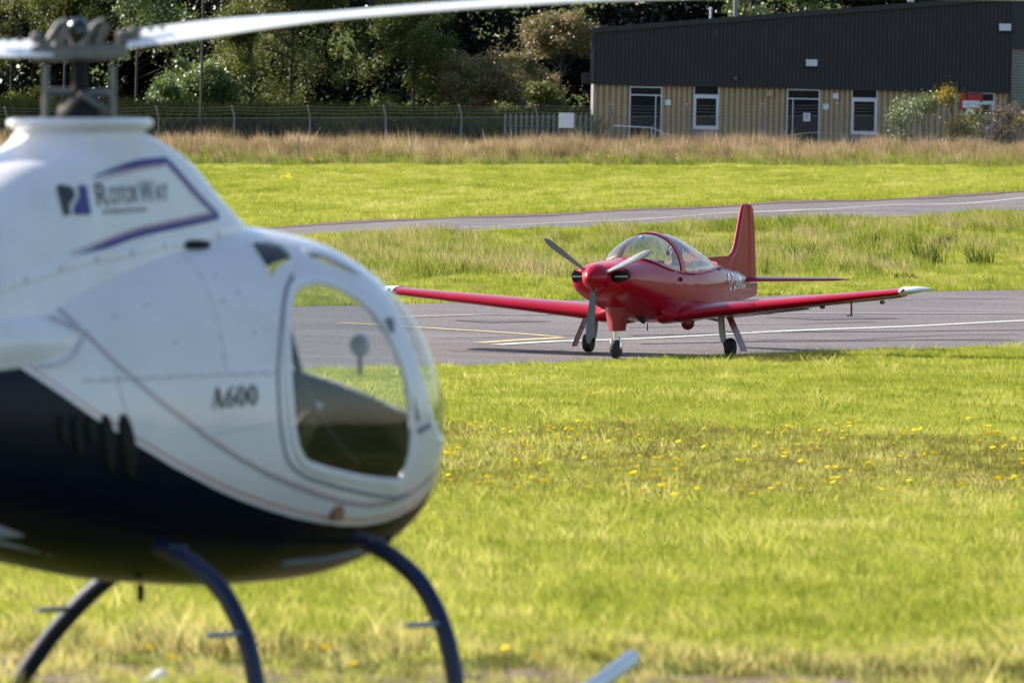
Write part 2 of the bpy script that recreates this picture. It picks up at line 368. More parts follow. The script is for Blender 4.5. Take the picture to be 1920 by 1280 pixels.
def corr(x0, x1, z0, z1, y, pitch, depth, slope=None):
    """profiled sheet: trapezoid ribs, 8 vertices a rib"""
    mb = MB(); xs = []; n = max(1, round((x1-x0)/pitch)); p = (x1-x0)/n
    prof = []
    for i in range(n):
        a = x0+i*p; prof += [(a, 0), (a+.52*p, 0), (a+.64*p, depth), (a+.88*p, depth)]
    prof.append((x1, 0)); V = []; F = []
    for (a, d) in prof:
        zt = slope(a) if slope else z1; V += [(a, y+d, z0), (a, y+d, zt)]
    for i in range(len(prof)-1): F.append((2*i, 2*i+2, 2*i+3, 2*i+1))
    return mb.add(V, F)
D1, W2, D3, W4, W5 = (1180, 1241), (1300, 1348), (1475, 1537), (1596, 1645), (1812, 1864)
ops = [D1, W2, D3, W4, W5]
edges = [1112]+[e for o in ops for e in o]+[1892]
for i in range(0, len(edges), 2):
    a, b = X(edges[i]), X(edges[i+1]); n = max(1, round((b-a)/1.15))
    for k in range(n): bm(corr(a+(b-a)*k/n, a+(b-a)*(k+1)/n-.004, bz0-.5, z_f+.1, BD, .235, .085), 'cladding_sheet', M['tan_clad'])
nsh = 17; xe = X(1892)
for k in range(nsh):
    a, b = xl-.05+(xe-xl+.05)*k/nsh, xl-.05+(xe-xl+.05)*(k+1)/nsh
    bm(corr(a, b-.004, z_f, 0, BD-.16, .17, .03, ztop), 'upper_sheet', M['dark_clad'])
mb = MB(); mb.prism([(xl-.12, ztop(xl)-.02), (xr, ztop(xr)-.02), (xr, ztop(xr)+.2), (xl-.12, ztop(xl)+.2)], BD-.26, BD-.1); bm(mb, 'roof_trim', M['dark_clad'])
mb = MB(); mb.prism([(xl, ztop(xl)), (xr, ztop(xr)), (xr, ztop(xr)+.12), (xl, ztop(xl)+.12)], BD-.098, BD+12); bm(mb, 'roof', M['dark_clad'])
mb = MB(); mb.box(xl-.1, xe, BD-.158, BD-.02, z_f-.06, z_f-.002); bm(mb, 'soffit', M['dark_clad'])
mb = MB(); mb.box(xl, xr, BD+.3, BD+12, bz0-.5, 9.9); bm(mb, 'inner_wall', M['lead'])
mb = MB(); mb.box(xl-.14, xl-.052, BD-.2, BD+.3, z_f-.02, ztop(xl)-.03); bm(mb, 'corner_trim', M['dark_clad'])
mb = MB(); mb.box(xl-.5, xl-.1, BD+.1, BD+.4, z_f-.03, z_f+.42); bm(mb, 'side_canopy', M['dark_clad'])
mb = MB(); mb.prism([(xe, bz0-.5), (xr, bz0-.5), (xr, ztop(xr)), (xe, ztop(xe))], BD-.05, BD+.02)
# dark wall around the roller shutter
mb = MB(); zs = Zp(1893, 92); mb.prism([(xe, zs+.0), (xr, zs), (xr, ztop(xr)-.03), (xe, ztop(xe)-.03)], BD-.16, BD-.1); bm(mb, 'upper_sheet', M['dark_clad'])
for k in range(44):
    z0 = bz0-.3+k*.125
    if z0 < zs: mb = MB(); mb.prism([(BD-.03, z0), (BD-.06, z0+.03), (BD-.06, z0+.09), (BD-.03, z0+.122)], xe+.06, xr, lambda a, y, b: (y, a, b)); bm(mb, 'shutter_slat', M['shutter'])
mb = MB(); mb.box(xe, xe+.06, BD-.1, BD+.02, bz0-.5, zs); bm(mb, 'shutter_rail', M['dark_clad'])
def fr(mb, x0, x1, z0, z1, w, y0=.06, y1=.01): 
    y0, y1 = BD-y0, BD-y1
    mb.box(x0, x0+w, y0, y1, z0, z1); mb.box(x1-w, x1, y0, y1, z0, z1); mb.box(x0+w, x1-w, y0, y1, z1-w, z1); mb.box(x0+w, x1-w, y0, y1, z0, z0+w); return mb
def opening_door(o, top, head, handle_right, name):
    x0, x1 = X(o[0]), X(o[1]); d = empty(name); d.parent = bld; zt, zh = Zp(o[0], top), Zp(o[0], head)
    mb = MB(); fr(mb, x0, x1, bz0-.3, zt, .05); mb.box(x0+.05, x1-.05, BD-.06, BD-.01, zh, zh+.05); bm(mb, 'door_frame', M['frame_white'], d)
    mb = MB(); mb.box(x0+.05, x1-.05, BD-.02, BD, zh+.05, zt-.05); bm(mb, 'transom_pane', M['win_glass'], d)
    s = x1-.05-.21 if handle_right else x0+.05+.21
    mb = MB(); mb.box(s-.02, s+.02, BD-.055, BD-.01, bz0-.3, zh); bm(mb, 'mullion', M['frame_white'], d)
    a, b = ((x0+.05, s-.02), (s+.02, x1-.05)) if handle_right else ((s+.02, x1-.05), (x0+.05, s-.02))
    mb = MB(); mb.box(a[0], a[1], BD-.03, BD, bz0-.3, zh); bm(mb, 'door_leaf', M['door_dark'], d)
    mb = MB(); mb.box(b[0], b[1], BD-.02, BD, bz0-.3, zh); bm(mb, 'side_pane', M['win_glass'], d)
    mb = MB(); mb.box(a[1]-.09 if handle_right else a[0]+.05, a[1]-.05 if handle_right else a[0]+.09, BD-.07, BD-.031, bz0+1.0, bz0+1.16); bm(mb, 'handle', M['alu'], d)
opening_door(D1, 162, 179, True, 'door'); opening_door(D3, 167, 186, False, 'door')
for o, top, tr, s0, s1 in ((W2, 160, 178, 184, 238), (W4, 169, 184, 187, 248), (W5, 176, 190, 194, 236)):
    x0, x1 = X(o[0]), X(o[1]); d = empty('window'); d.parent = bld; m = o[0]
    z1, zt, za, zb = Zp(m, top), Zp(m, tr), Zp(m, s0), Zp(m, s1)
    mb = MB(); fr(mb, x0, x1, zt-.02, z1+.05, .045); bm(mb, 'transom_frame', M['frame_white'], d)
    mb = MB(); mb.box(x0+.045, x1-.045, BD-.02, BD, zt+.02, z1+.01); bm(mb, 'transom_pane', M['win_glass'], d)
    mb = MB(); fr(mb, x0, x1, zb-.06, zt-.024, .115, .075); bm(mb, 'window_frame', M['frame_white'], d)
    mb = MB(); mb.box(x0+.115, x1-.115, BD-.02, BD, zb+.05, zt-.13); bm(mb, 'pane', M['win_glass'], d)
    mb = MB(); mb.box(x0-.02, x1+.02, BD-.11, BD-.0, zb-.1, zb-.062); bm(mb, 'sill', M['frame_white'], d)
    mb = MB(); mb.box(x0, x1, BD-.03, BD+.0, bz0-.4, zb-.102); bm(mb, 'lower_panel', M['lead'], d)
def wall_thing(name, p0, p1, y0, y1, mat, label, cat, extra=None):
    x0, z1 = bxz(*p0); x1, z0 = bxz(*p1); mb = MB(); mb.box(-(x1-x0)/2, (x1-x0)/2, -y0, -y1, -(z1-z0)/2, (z1-z0)/2)
    o = mb.build(name, mat, None, bevel=.01, loc=((x0+x1)/2, BD, (z0+z1)/2)); return tag(o, label, cat)
wall_thing('wall_notice', (1247,187), (1258,198), .03, .001, M['notice'], 'small white notice between the left door and the narrow window', 'notice')
wall_thing('wall_notice', (1562,175), (1572,186), .03, .001, M['notice'], 'upper of two white notices right of the glazed door', 'notice')
wall_thing('wall_notice', (1543,195), (1554,206), .03, .001, M['notice'], 'lower of two white notices right of the glazed door', 'notice')
nt_ = wall_thing('door_notice', (1506,212), (1519,228), .05, .032, M['notice'], 'white notice with dark border on the glazed door', 'notice')
MB().box(-.19, .19, -.046, -.034, -.24, .24).build('border', M['black'], nt_)
mb = MB()
for k in range(4): mb.box(-.09, .07-.03*(k % 2), -.0515, -.0505, .1-.06*k, .115-.06*k)
tag(mb.build('print', M['red_sign'], nt_), kind='stuff')
rs = wall_thing('red_sign', (1800,174), (1842,206), .06, .002, M['red_sign'], 'red sign board with a pale lower panel on the building wall', 'sign')
MB().box(-.36, .36, -.066, -.062, -.28, .02).build('pale_panel', M['notice'], rs)
for p0, p1, lab in (((1511,112),(1532,125),'pale bulkhead lamp on the dark cladding above the glazed door'), ((1873,45),(1895,59),'pale bulkhead lamp high on the dark cladding at the right edge')):
    o = wall_thing('wall_lamp', p0, p1, .30, .165, M['frame_white'], lab, 'lamp'); w_ = (p1[0]-p0[0])/PPM/2
    MB().prism([(-.30, -.19), (-.17, -.19), (-.17, -.14), (-.30, -.14)], -w_*.96, w_*.96, lambda a, y, b: (y, a, b)).build('lamp_visor', M['black'], o)
cam_ = empty('security_camera', at(1379, 148, BD-.16)); tag(cam_, 'small security camera under the dark cladding', 'camera')
MB().box(-.06, .06, -.26, -.04, -.05, .05).build('housing', M['alu'], cam_, bevel=.01); MB().tube([(0,-.04,.0),(0,0,.08)], .018, 6).build('bracket', M['alu'], cam_)
wall_thing('vent_box', (1437,170), (1449,182), .12, .052, M['tan_clad'], 'small tan vent box on the wall beside the glazed door', 'vent')
o = empty('roof_vent', (X(1329), BD+.3, ztop(X(1329))+.1)); MB().tube([(0,0,0),(0,0,.52)], .05, 8).build('pipe', M['frame_white'], o, True); MB().lathe([(.075,.5),(.075,.55),(.0,.6)], 8).build('cap', M['frame_white'], o, True); tag(o, 'short white vent pipe on the roof edge', 'vent pipe')
o = empty('roof_lamp', (X(1703), BD-.2, ztop(X(1703))+.2)); MB().box(-.14, .14, -.1, .1, .03, .1).build('head', M['frame_white'], o, bevel=.02); MB().box(-.03, .03, -.03, .03, 0, .03).build('foot', M['alu'], o); tag(o, 'small white fitting on the sloping roof edge', 'lamp')
# chain link fence with cranked posts
FD = 340.5
def fence_ground(px): 
    x = at(px, 280, FD).x; return x, FD, g1(x, FD)
fence = empty('chain_link_fence', (0, FD, 0)); tag(fence, 'chain link fence on cranked grey posts with barbed wire', 'fence')
fpx = list(range(12-284, 2250, 142)); fpx = [12+142*k for k in range(-2, 16)]
tops = []
for i, px in enumerate(fpx):
    x, y, z = fence_ground(px); zt = at(px, 217-(px-960)*.004, FD).z
    h = zt-z
    MB().tube([(x, 0, z-.3), (x, 0, zt), (x-.11, -.16, zt+.42)], .042, 6).build('post', M['galv'], fence, True)
    tops.append((x, zt, z))
for name, f in (('line_wire', lambda t: (t[0], 0, t[1]-.05)), ('barbed_wire', lambda t: (t[0]-.035, -.05, t[1]+.14)), ('barbed_wire', lambda t: (t[0]-.07, -.1, t[1]+.27)), ('barbed_wire', lambda t: (t[0]-.1, -.15, t[1]+.39))):
    P = []
    for a, b in zip(tops[:-1], tops[1:]):
        p, q = Vector(f(a)), Vector(f(b))
        for k in range(4): s = p.lerp(q, k/4); s.z -= .05*math.sin(math.pi*k/4)*(name == 'barbed_wire'); P.append(s)
    P.append(Vector(f(tops[-1]))); MB().tube(P, .009 if name == 'line_wire' else .006, 4).build(name, M['galv'], fence)
mb = MB(); p_ = .075; x0, x1 = tops[0][0], tops[-1][0]; TX = [t[0] for t in tops]
zt_ = lambda x: float(np.interp(x, TX, [t[1]-.05 for t in tops])); zb_ = lambda x: float(np.interp(x, TX, [t[2] for t in tops]))
hh = 1.9; w_ = .0032
for sgn in (-1, 1):
    x = x0
    while x < x1-hh*.9:
        a, b = (x, x+hh*.8) if sgn > 0 else (x+hh*.8, x)
        za, zb2 = zt_(a)-hh, zt_(b); yy = .004*sgn
        mb.add([(a-w_, yy, za), (a+w_, yy, za), (b+w_, yy, zb2), (b-w_, yy, zb2)], [(0, 1, 2, 3)]); x += p_
tag(obj('wire_mesh', mb.v, mb.f, M['galv'], fence), kind='stuff')
sg = at(1062, 226, FD-.06); o = MB().box(-.30, .30, -.012, .012, -.30, .30).build('fence_sign', M['notice'], None, loc=sg, bevel=.004); tag(o, 'blank white square sign on the chain link fence', 'sign')
# palisade fence behind it
PD = 349.0; pal = empty('palisade_fence', (0, PD, 0)); tag(pal, 'grey steel palisade fence left of the building', 'fence')
for k in range(17):
    px = 948+10.1*k; x = at(px, 215, PD).x; z = g1(x, PD); zt = at(px, 214, PD).z
    mb = MB(); mb.add([(x-.055, 0, z), (x, -.035, z), (x+.055, 0, z), (x-.055, 0, zt-.1), (x, -.035, zt-.1), (x+.055, 0, zt-.1), (x-.03, -.01, zt-.02), (x, -.03, zt+.04), (x+.03, -.01, zt-.02)], [(0,1,4,3),(1,2,5,4),(3,4,7,6),(4,5,8,7)]); mb.build('pale', M['pale_steel'], pal)
for zz in (.35, 1.0):
    a, b = at(944, 215, PD), at(1113, 215, PD); MB().box(a.x, b.x, .004, .05, g1(a.x, PD)+zz, g1(a.x, PD)+zz+.05).build('rail', M['pale_steel'], pal)
# stakes and posts
def stake(name, px, py0, py1, D, w, mat, label, group=None, cat='post'):
    a = at(px, py1, D); x = a.x; z = g1(x, D); zt = at(px, py0, D).z
    mb = MB(); mb.box(-w/2, w/2, -w/2, w/2, -.2, zt-z-w*.4); mb.add([(-w/2,-w/2,zt-z-w*.4),(w/2,-w/2,zt-z-w*.4),(w/2,w/2,zt-z-w*.4),(-w/2,w/2,zt-z-w*.4),(0,0,zt-z)], [(0,1,4),(1,2,4),(2,3,4),(3,0,4)])
    return tag(mb.build(name, mat, None, loc=(x, D, z)), label, cat, group)
stake('marker_stake', 559, 255, 308, 319, .055, M['wood'], 'thin pale wooden stake standing alone at the edge of the mown grass')
for i, (px, t) in enumerate(((291, 246), (312, 247), (332, 248), (352, 247), (373, 248))):
    stake('short_post', px, t, 270, 338.5+.3*i, .09, M['galv'], ('leftmost of the five short grey posts by the fence, nearest the white fairing','second from left of five short grey posts by the fence','middle one of five short grey posts by the fence','fourth from left of five short grey posts by the fence','rightmost of the five short grey posts by the fence')[i], 'row of short posts at the fence')
o = empty('utility_pole', (at(379, 100, 352).x, 352, g1(at(379, 100, 352).x, 352))); MB().tube([(0,0,-.3),(0,0,9)], [.06,.05], 10).build('pole', surface('brown pole', (.07,.055,.045), .85, var=.3), o, True); MB().box(-.5, .5, -.05, .05, 8.3, 8.42).build('cross_arm', M['wood'], o); tag(o, 'slim dark utility pole rising left of the broad willow', 'pole')
o = empty('mast_pole', (at(1379, 20, 372).x, 372, g1(at(1379, 20, 372).x, 372))); MB().tube([(0,0,-.3),(0,0,9)], [.12,.09], 10).build('pole', M['galv'], o, True); MB().box(-.25, .25, -.06, .06, 8.7, 8.82).build('lamp_head', M['galv'], o); tag(o, 'grey mast rising behind the dark roof', 'pole')
# handrail by the left door and arching dead stems
hr_ = empty('handrail', (0, 0, 0)); tag(hr_, 'pale metal handrail beside the left door', 'handrail')
a, b = at(1149, 236, BD-1.2), at(1222, 240, BD-1.2)
MB().tube([a, b, b+Vector((.9, .2, -.35))], .028, 8).build('rail', M['frame_white'], hr_, True)
for q in (a, b): MB().tube([q, (q.x, q.y, g1(q.x, q.y))], .024, 8).build('post', M['frame_white'], hr_, True)
M['dead'] = surface('dead stem', (.42, .36, .33), .7, var=.3)
for pts, lab in ((((1150,266),(1190,268),(1225,262),(1262,256),(1300,256),(1346,259)), 'arching pale dead stem in front of the left door and window'), (((1404,267),(1440,260),(1480,254),(1520,249),(1552,250),(1590,252)), 'arching pale dead stem in front of the glazed door')):
    o = MB().tube(smooth_open([tuple(at(px, py, 346)) for px, py in pts], 4), .022, 6).build('bramble_stem', M['dead'], None, True); tag(o, lab, 'plant')
# ================================================================== trees and shrubs
M['bark'] = surface('bark', (.05, .042, .036), .9, var=.35, scale=5, bump=.8, bscale=14)
LEAF = {
 'willow': leafmat('olive leaf', (.035, .048, .010), (.12, .14, .028), trans=.45, gloss=.07, rough=.5, c3=(.2, .205, .055)),
 'glossy': leafmat('glossy leaf', (.035, .06, .012), (.11, .16, .035), trans=.45, gloss=.13, rough=.5, c3=(.14, .17, .05)),
 'rust': leafmat('turning leaf', (.09, .105, .025), (.24, .19, .085), trans=.4, gloss=.1, rough=.5, c3=(.42, .24, .14)),
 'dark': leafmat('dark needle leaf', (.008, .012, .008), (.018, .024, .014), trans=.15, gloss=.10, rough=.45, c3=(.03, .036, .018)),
 'yellow': leafmat('yellow leaf', (.16, .12, .01), (.26, .19, .012), trans=.45, gloss=.1, rough=.5, c3=(.34, .26, .02)),
 'pale': leafmat('silver green leaf', (.05, .075, .018), (.15, .19, .055), trans=.4, gloss=.13, rough=.5, c3=(.28, .3, .17)),
 'brown': leafmat('brown leaf', (.06, .04, .025), (.13, .08, .045), trans=.4, gloss=.1, rough=.5, c3=(.25, .2, .16)),
}
def tree(name, px, D, w, h, kind, label, cat='tree', group=None, nclump=90, per=230, leaf=.13, low=.12, trunk_r=.14, spread=.5, seed=0, droop=0., lean=0.):
    r = np.random.default_rng(seed+1000); p = at(px, 200, D); x0 = p.x; z0 = g1(x0, D)
    t = empty(name, (x0, D, z0)); tag(t, label, cat, group)
    # clump centres: an uneven crown of several lobes
    nl = max(3, int(w*h/7)); lobes = []
    for i in range(nl):
        a = r.uniform(0, 6.283); q = math.sqrt(r.uniform())*.62; zz = low+(.93-low)*r.uniform()**.85
        rad = (.20+.16*r.uniform())*min(w, h*1.2)*(.75+.5*math.sin(min(1, zz*1.15)*math.pi))
        env = math.sin(min(1., .18+zz*.80)*math.pi)**.6
        lobes.append((q*math.cos(a)*w*.5*env*1.25, q*math.sin(a)*w*.5*env, zz*h, max(.35, rad)))
    C = []
    for i in range(nclump):
        lx, ly, lz, lr = lobes[r.integers(nl)]; v = r.normal(size=3); v /= np.linalg.norm(v); q = lr*(.55+.45*r.uniform())
        C.append((lx+v[0]*q, ly+v[1]*q, max(.1, lz+v[2]*q*.8)))
    C = np.array(C); n = nclump*per
    ci = r.integers(0, nclump, n); cr = (spread*(.6+.8*r.uniform(size=nclump)))[ci]
    P = C[ci]+r.normal(size=(n, 3))*cr[:, None]*np.array([.5, .5, .38])
    P[:, 2] -= droop*np.abs(r.normal(size=n))*cr; P = P[P[:, 2] > .02]; n = len(P); ci = ci[:n]
    # leaves: small folded quads with random facing
    nrm = r.normal(size=(n, 3)); nrm[:, 2] = np.abs(nrm[:, 2])+.25; nrm /= np.linalg.norm(nrm, axis=1)[:, None]
    a = np.cross(nrm, r.normal(size=(n, 3))); a /= np.linalg.norm(a, axis=1)[:, None]; b = np.cross(nrm, a)
    L_ = leaf*r.uniform(.55, 1.25, n)[:, None]; W_ = L_*.5
    V = np.stack([P-a*L_*.5, P+b*W_*.5+nrm*W_*.18, P+a*L_*.5, P-b*W_*.5+nrm*W_*.18], 1).reshape(-1, 3)
    me = bpy.data.meshes.new('crown'); me.vertices.add(4*n); me.vertices.foreach_set('co', V.astype(np.float32).ravel())
    me.loops.add(4*n); me.loops.foreach_set('vertex_index', np.arange(4*n, dtype=np.int32)); me.polygons.add(n)
    me.polygons.foreach_set('loop_start', np.arange(0, 4*n, 4, dtype=np.int32)); me.update()
    tn = np.clip(r.uniform(.15, .75, nclump)[ci]+r.normal(0, .2, n), 0, 1)
    me.attributes.new('tint', 'FLOAT', 'POINT').data.foreach_set('value', np.repeat(tn, 4).astype(np.float32)); me.materials.append(LEAF[kind])
    o = bpy.data.objects.new('crown', me); COL.objects.link(o); o.parent = t
    mb = MB(); base = [(0,0,-.2),(lean*.1,.02,h*.2),(lean*.3,.05,h*.5),(lean*.5,-.05,h*.86)]; trunk_r *= .5; mb.tube(base, [trunk_r*1.25,trunk_r,trunk_r*.7,trunk_r*.2], 9)
    for i in range(0, nclump, max(1, nclump//26)):
        c = Vector(C[i]); s = min(.8, max(.1, c.z/h*.7)); st = Vector((lean*s*.55, 0, h*s)); md = st.lerp(c, .5)+Vector((0, 0, -.12*h*.1)); mb.tube([st, md, c], [trunk_r*.38, trunk_r*.22, .012], 5)
    mb.build('trunk', M['bark'], t, True); return t
# dark tall trees at the back
for i, (px, D, w, h) in enumerate(((-90,408,8.5,14),(60,402,7.5,13),(215,412,8,15),(365,406,7.5,14),(520,414,8.5,15),(690,408,8,14),(850,404,7.5,13),(1010,412,8.5,15),(1190,404,7.5,14),(1290,409,7.5,13),(1450,414,8.5,15),(1620,408,8,14),(1790,413,8.5,15),(1960,407,8,14),(2110,412,8,14))):
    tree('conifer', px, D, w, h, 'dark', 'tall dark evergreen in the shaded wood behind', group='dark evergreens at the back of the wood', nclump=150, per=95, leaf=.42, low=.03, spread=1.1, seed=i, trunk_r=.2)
src = [o for o in COL.objects if o.name.startswith('conifer')]
for k in range(24):  # trees out of view, added as a dark treeline for the aircraft to reflect
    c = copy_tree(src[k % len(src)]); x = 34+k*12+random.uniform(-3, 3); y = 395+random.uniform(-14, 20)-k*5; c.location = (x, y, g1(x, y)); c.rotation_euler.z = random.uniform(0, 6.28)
    tag(c, 'unseen dark evergreen added right of the building for the aircraft to reflect', 'tree', 'added evergreens that darken the aircraft reflections')
for i, (px, D, w, h, lab) in enumerate(((20,386,5,8,'dark glossy tree behind the rotor mast at the left edge'),(120,382,4.6,7.5,'dark leafy tree seen between the rotor hub and mast collar'))):
    tree('woodland_tree', px, D, w, h, 'willow', lab, nclump=70, per=170, leaf=.15, low=.08, spread=.55, seed=40+i)
tree('birch_tree', 255, 388, 4.5, 9.5, 'glossy', 'tree with silvery glinting leaves above the rotor blade root', nclump=60, per=150, leaf=.15, low=.45, spread=.6, seed=51)
tree('laurel_bush', 372, 372, 4.2, 4.4, 'glossy', 'bright glinting leafy bush left of the broad willow', 'bush', nclump=95, per=200, leaf=.15, low=.06, spread=.42, seed=52)
tree('laurel_bush', 300, 370, 2.6, 2.6, 'glossy', 'small leafy bush at the foot of the fence beside the mast fairing', 'bush', nclump=45, per=150, leaf=.13, low=.05, spread=.36, seed=53)
tree('willow_tree', 545, 378, 7.4, 9.5, 'willow', 'broad olive green willow with dense drooping leaves', nclump=260, per=250, leaf=.12, low=.04, spread=.55, seed=54, droop=.5, trunk_r=.22)
tree('willow_tree', 470, 373, 3.2, 6.5, 'willow', 'slender willow in front of the broad one', nclump=80, per=210, leaf=.12, low=.12, spread=.45, seed=59, droop=.5, trunk_r=.12)
tree('alder_tree', 775, 377, 4.4, 9, 'willow', 'loose leafy tree with a visible dark trunk right of the broad willow', nclump=150, per=210, leaf=.13, low=.05, spread=.5, seed=55, trunk_r=.15)
tree('hawthorn_tree', 930, 376, 4.6, 5.4, 'rust', 'russet tinged tree, left one of the autumn pair by the building', nclump=150, per=200, leaf=.13, low=.08, spread=.42, seed=56)
tree('hawthorn_tree', 1050, 378, 4.8, 5.8, 'rust', 'russet tinged tree touching the left end of the building', nclump=170, per=200, leaf=.13, low=.06, spread=.42, seed=57)
tree('hawthorn_bush', 990, 371, 2.8, 2.6, 'willow', 'low dark green bush behind the palisade fence', 'bush', nclump=55, per=170, leaf=.12, low=.05, spread=.36, seed=58)
tree('poplar_tree', 1405, 384, 3.6, 9, 'pale', 'pale glinting tree above the middle of the roof', nclump=80, per=150, leaf=.17, low=.4, spread=.45, seed=60)
tree('poplar_tree', 1500, 388, 3.8, 9, 'glossy', 'green tree above the roof, right of the pale one', nclump=80, per=150, leaf=.16, low=.4, spread=.5, seed=61)
for args in ((1690, 348.5, 1.6, 2.0, 'pale', 'pale silver leaved sapling in front of the building, leftmost of the saplings', 40, 52, .26, 62), (1735, 347.5, 2.0, 2.5, 'pale', 'tallest pale green sapling in front of the building', 60, 56, .26, 67),
             (1786, 347, 1.5, 2.9, 'yellow', 'yellow leaved sapling below the red sign', 48, 60, .24, 63), (1838, 348, 1.5, 2.1, 'pale', 'grey leaved sapling right of the yellow one', 40, 44, .24, 64),
             (1880, 346.5, 1.9, 2.2, 'brown', 'brown seeding shrub at the right edge by the roller shutter', 60, 56, .28, 65), (1915, 348.5, 1.4, 2.6, 'yellow', 'thin ochre sapling at the far right edge', 34, 40, .24, 66)):
    px, D, w, h, kd, lab, nc, pe, sp, sd = args
    tree('sapling', px, D, w, h, kd, lab, 'shrub', 'saplings before the building', nclump=nc, per=int(pe*1.5), leaf=.085, low=.06, spread=sp*1.5, seed=sd, trunk_r=.035)
# ================================================================== helicopter (near, left)
HXN, HXA = 1.573, -.9
H_SK = np.linspace(0, 1, 9)
H_ZT = [1.543,1.658,1.726,1.745,1.712,1.617,1.466,1.251,.948]
H_ZB = [.682,.557,.481,.457,.467,.519,.614,.748,.948]
H_W = [.369,.476,.547,.581,.574,.526,.433,.28,0.]
HE = 2/2.35
def h_station(x):
    x = np.asarray(x, float); s = 1-np.sqrt(np.clip(1-(x-HXA)/(HXN-HXA), 0, 1))
    T, B, W = pchip(H_SK, H_ZT, s), pchip(H_SK, H_ZB, s), pchip(H_SK, H_W, s)
    k = np.clip((HXA-x)/.95, 0, 1); k = k*k*(3-2*k)
    T = T*(1-k)+1.36*k; B = B*(1-k)+1.12*k; W = W*(1-k)+.12*k
    return T, B, W
def h_y(x, z):
    T, B, W = h_station(x); m = B+.45*(T-B)
    q = np.where(z > m, (z-m)/(T-m+1e-9), (m-z)/(m-B+1e-9)); q = np.clip(q, 0, 1)
    sn = q**(1/HE); return W*np.sqrt(np.clip(1-sn*sn, 0, 1))**HE
def h_pt(x, z, side=-1, off=0.):
    """point on the cabin side; side -1 = right (towards the camera)"""
    e = .004
    y = float(h_y(x, z)); dyx = (float(h_y(x+e, z))-float(h_y(x-e, z)))/(2*e); dyz = (float(h_y(x, z+e))-float(h_y(x, z-e)))/(2*e)
    n = Vector((-dyx, 1, -dyz)); n.normalize()
    p = Vector((x, y, z))+n*off
    return Vector((p.x, side*p.y, p.z))
F_Z = [1.40,1.6,1.74,1.842,1.893,1.949,1.992,2.03,2.058]; F_X = [-.34,-.25,-.12,-.06,-.03,0,.035,.03,0]
F_L = [1.25,1.05,.87,.67,.577,.48,.365,.28,.222]; F_W = [.37,.33,.3,.285,.275,.262,.245,.225,.222]
def f_y(x, z):
    xc, l, w = np.interp(z, F_Z, F_X), np.interp(z, F_Z, F_L), np.interp(z, F_Z, F_W)
    return w*np.clip(1-np.abs((x-xc)/l)**2.4, 0, 1)**(1/2.4)
def f_pt(x, z, side=-1, off=.003):
    e = .006
    y = float(f_y(x, z)); dyx = (float(f_y(x+e, z))-float(f_y(x-e, z)))/(2*e); dyz = (float(f_y(x, z+e))-float(f_y(x, z-e)))/(2*e)
    n = Vector((-dyx, 1, -dyz)).normalized(); p = Vector((x, y, z))+n*off
    return Vector((p.x, side*p.y, p.z))
def strip(pt, poly, w, closed=False, off=.004, side=-1, hgt=.006):
    """thin raised strip that follows a line drawn on a curved side"""
    P = [np.array(p) for p in poly]; n = len(P); V = []; F = []
    for i in range(n):
        a = P[(i-1) % n] if closed or i else P[0]; b = P[(i+1) % n] if closed or i < n-1 else P[-1]
        d = (b-a); d = d/(np.linalg.norm(d)+1e-9); q = np.array([-d[1], d[0]])
        ww = w[i] if hasattr(w, '__len__') else w
        for s, o in ((-.5, off), (-.34, off+hgt), (.34, off+hgt), (.5, off)):
            c = P[i]+q*ww*s; V.append(pt(c[0], c[1], side, o))
    for i in range(n if closed else n-1):
        j = (i+1) % n
        for k in range(3): F.append((i*4+k, j*4+k, j*4+k+1, i*4+k+1))
    return V, F
def patch(pt, poly, side=-1, off=.004):
    """flat print: a filled outline laid on a curved side"""
    from mathutils.geometry import tessellate_polygon
    V = [pt(x, z, side, off) for x, z in poly]
    T = tessellate_polygon([[Vector((x, z, 0)) for x, z in poly]])
    return V, [tuple(t) for t in T]
def text_verts(s, bold=0.0, size=1.0):
    cu = bpy.data.curves.new("t", 'FONT'); cu.body = s; cu.size = size; cu.offset = bold; cu.resolution_u = 3
    o = bpy.data.objects.new("t", cu); COL.objects.link(o); bpy.context.view_layer.update()
    me = bpy.data.meshes.new_from_object(o.evaluated_get(bpy.context.evaluated_depsgraph_get()))
    bm = bmesh.new(); bm.from_mesh(me); bmesh.ops.triangulate(bm, faces=bm.faces)
    for _ in range(4):
        ed = [e for e in bm.edges if e.calc_length() > .13*size]
        if not ed: break
        bmesh.ops.subdivide_edges(bm, edges=ed, cuts=1); bmesh.ops.triangulate(bm, faces=bm.faces)
    bm.to_mesh(me); bm.free()
    v = [tuple(p.co) for p in me.vertices]; f = [tuple(p.vertices) for p in me.polygons]
    bpy.data.objects.remove(o); bpy.data.curves.remove(cu); bpy.data.meshes.remove(me)
    return v, f
def lettering(name, words, conv, mat, parent):
    """words: list of (text, x0, x1, y0, y1) boxes in sheet coordinates; conv turns them into points"""
    mb = MB()
    for (s, x0, x1, y0, y1, bold) in words:
        v, f = text_verts(s, bold)
        xs = [p[0] for p in v]; ys = [p[1] for p in v]; a, b, c, d = min(xs), max(xs), min(ys), max(ys)
        mb.add([conv(x0+(p[0]-a)/(b-a)*(x1-x0), y0+(p[1]-c)/(d-c)*(y1-y0)) for p in v], f)
    return obj(name, mb.v, mb.f, mat, parent)

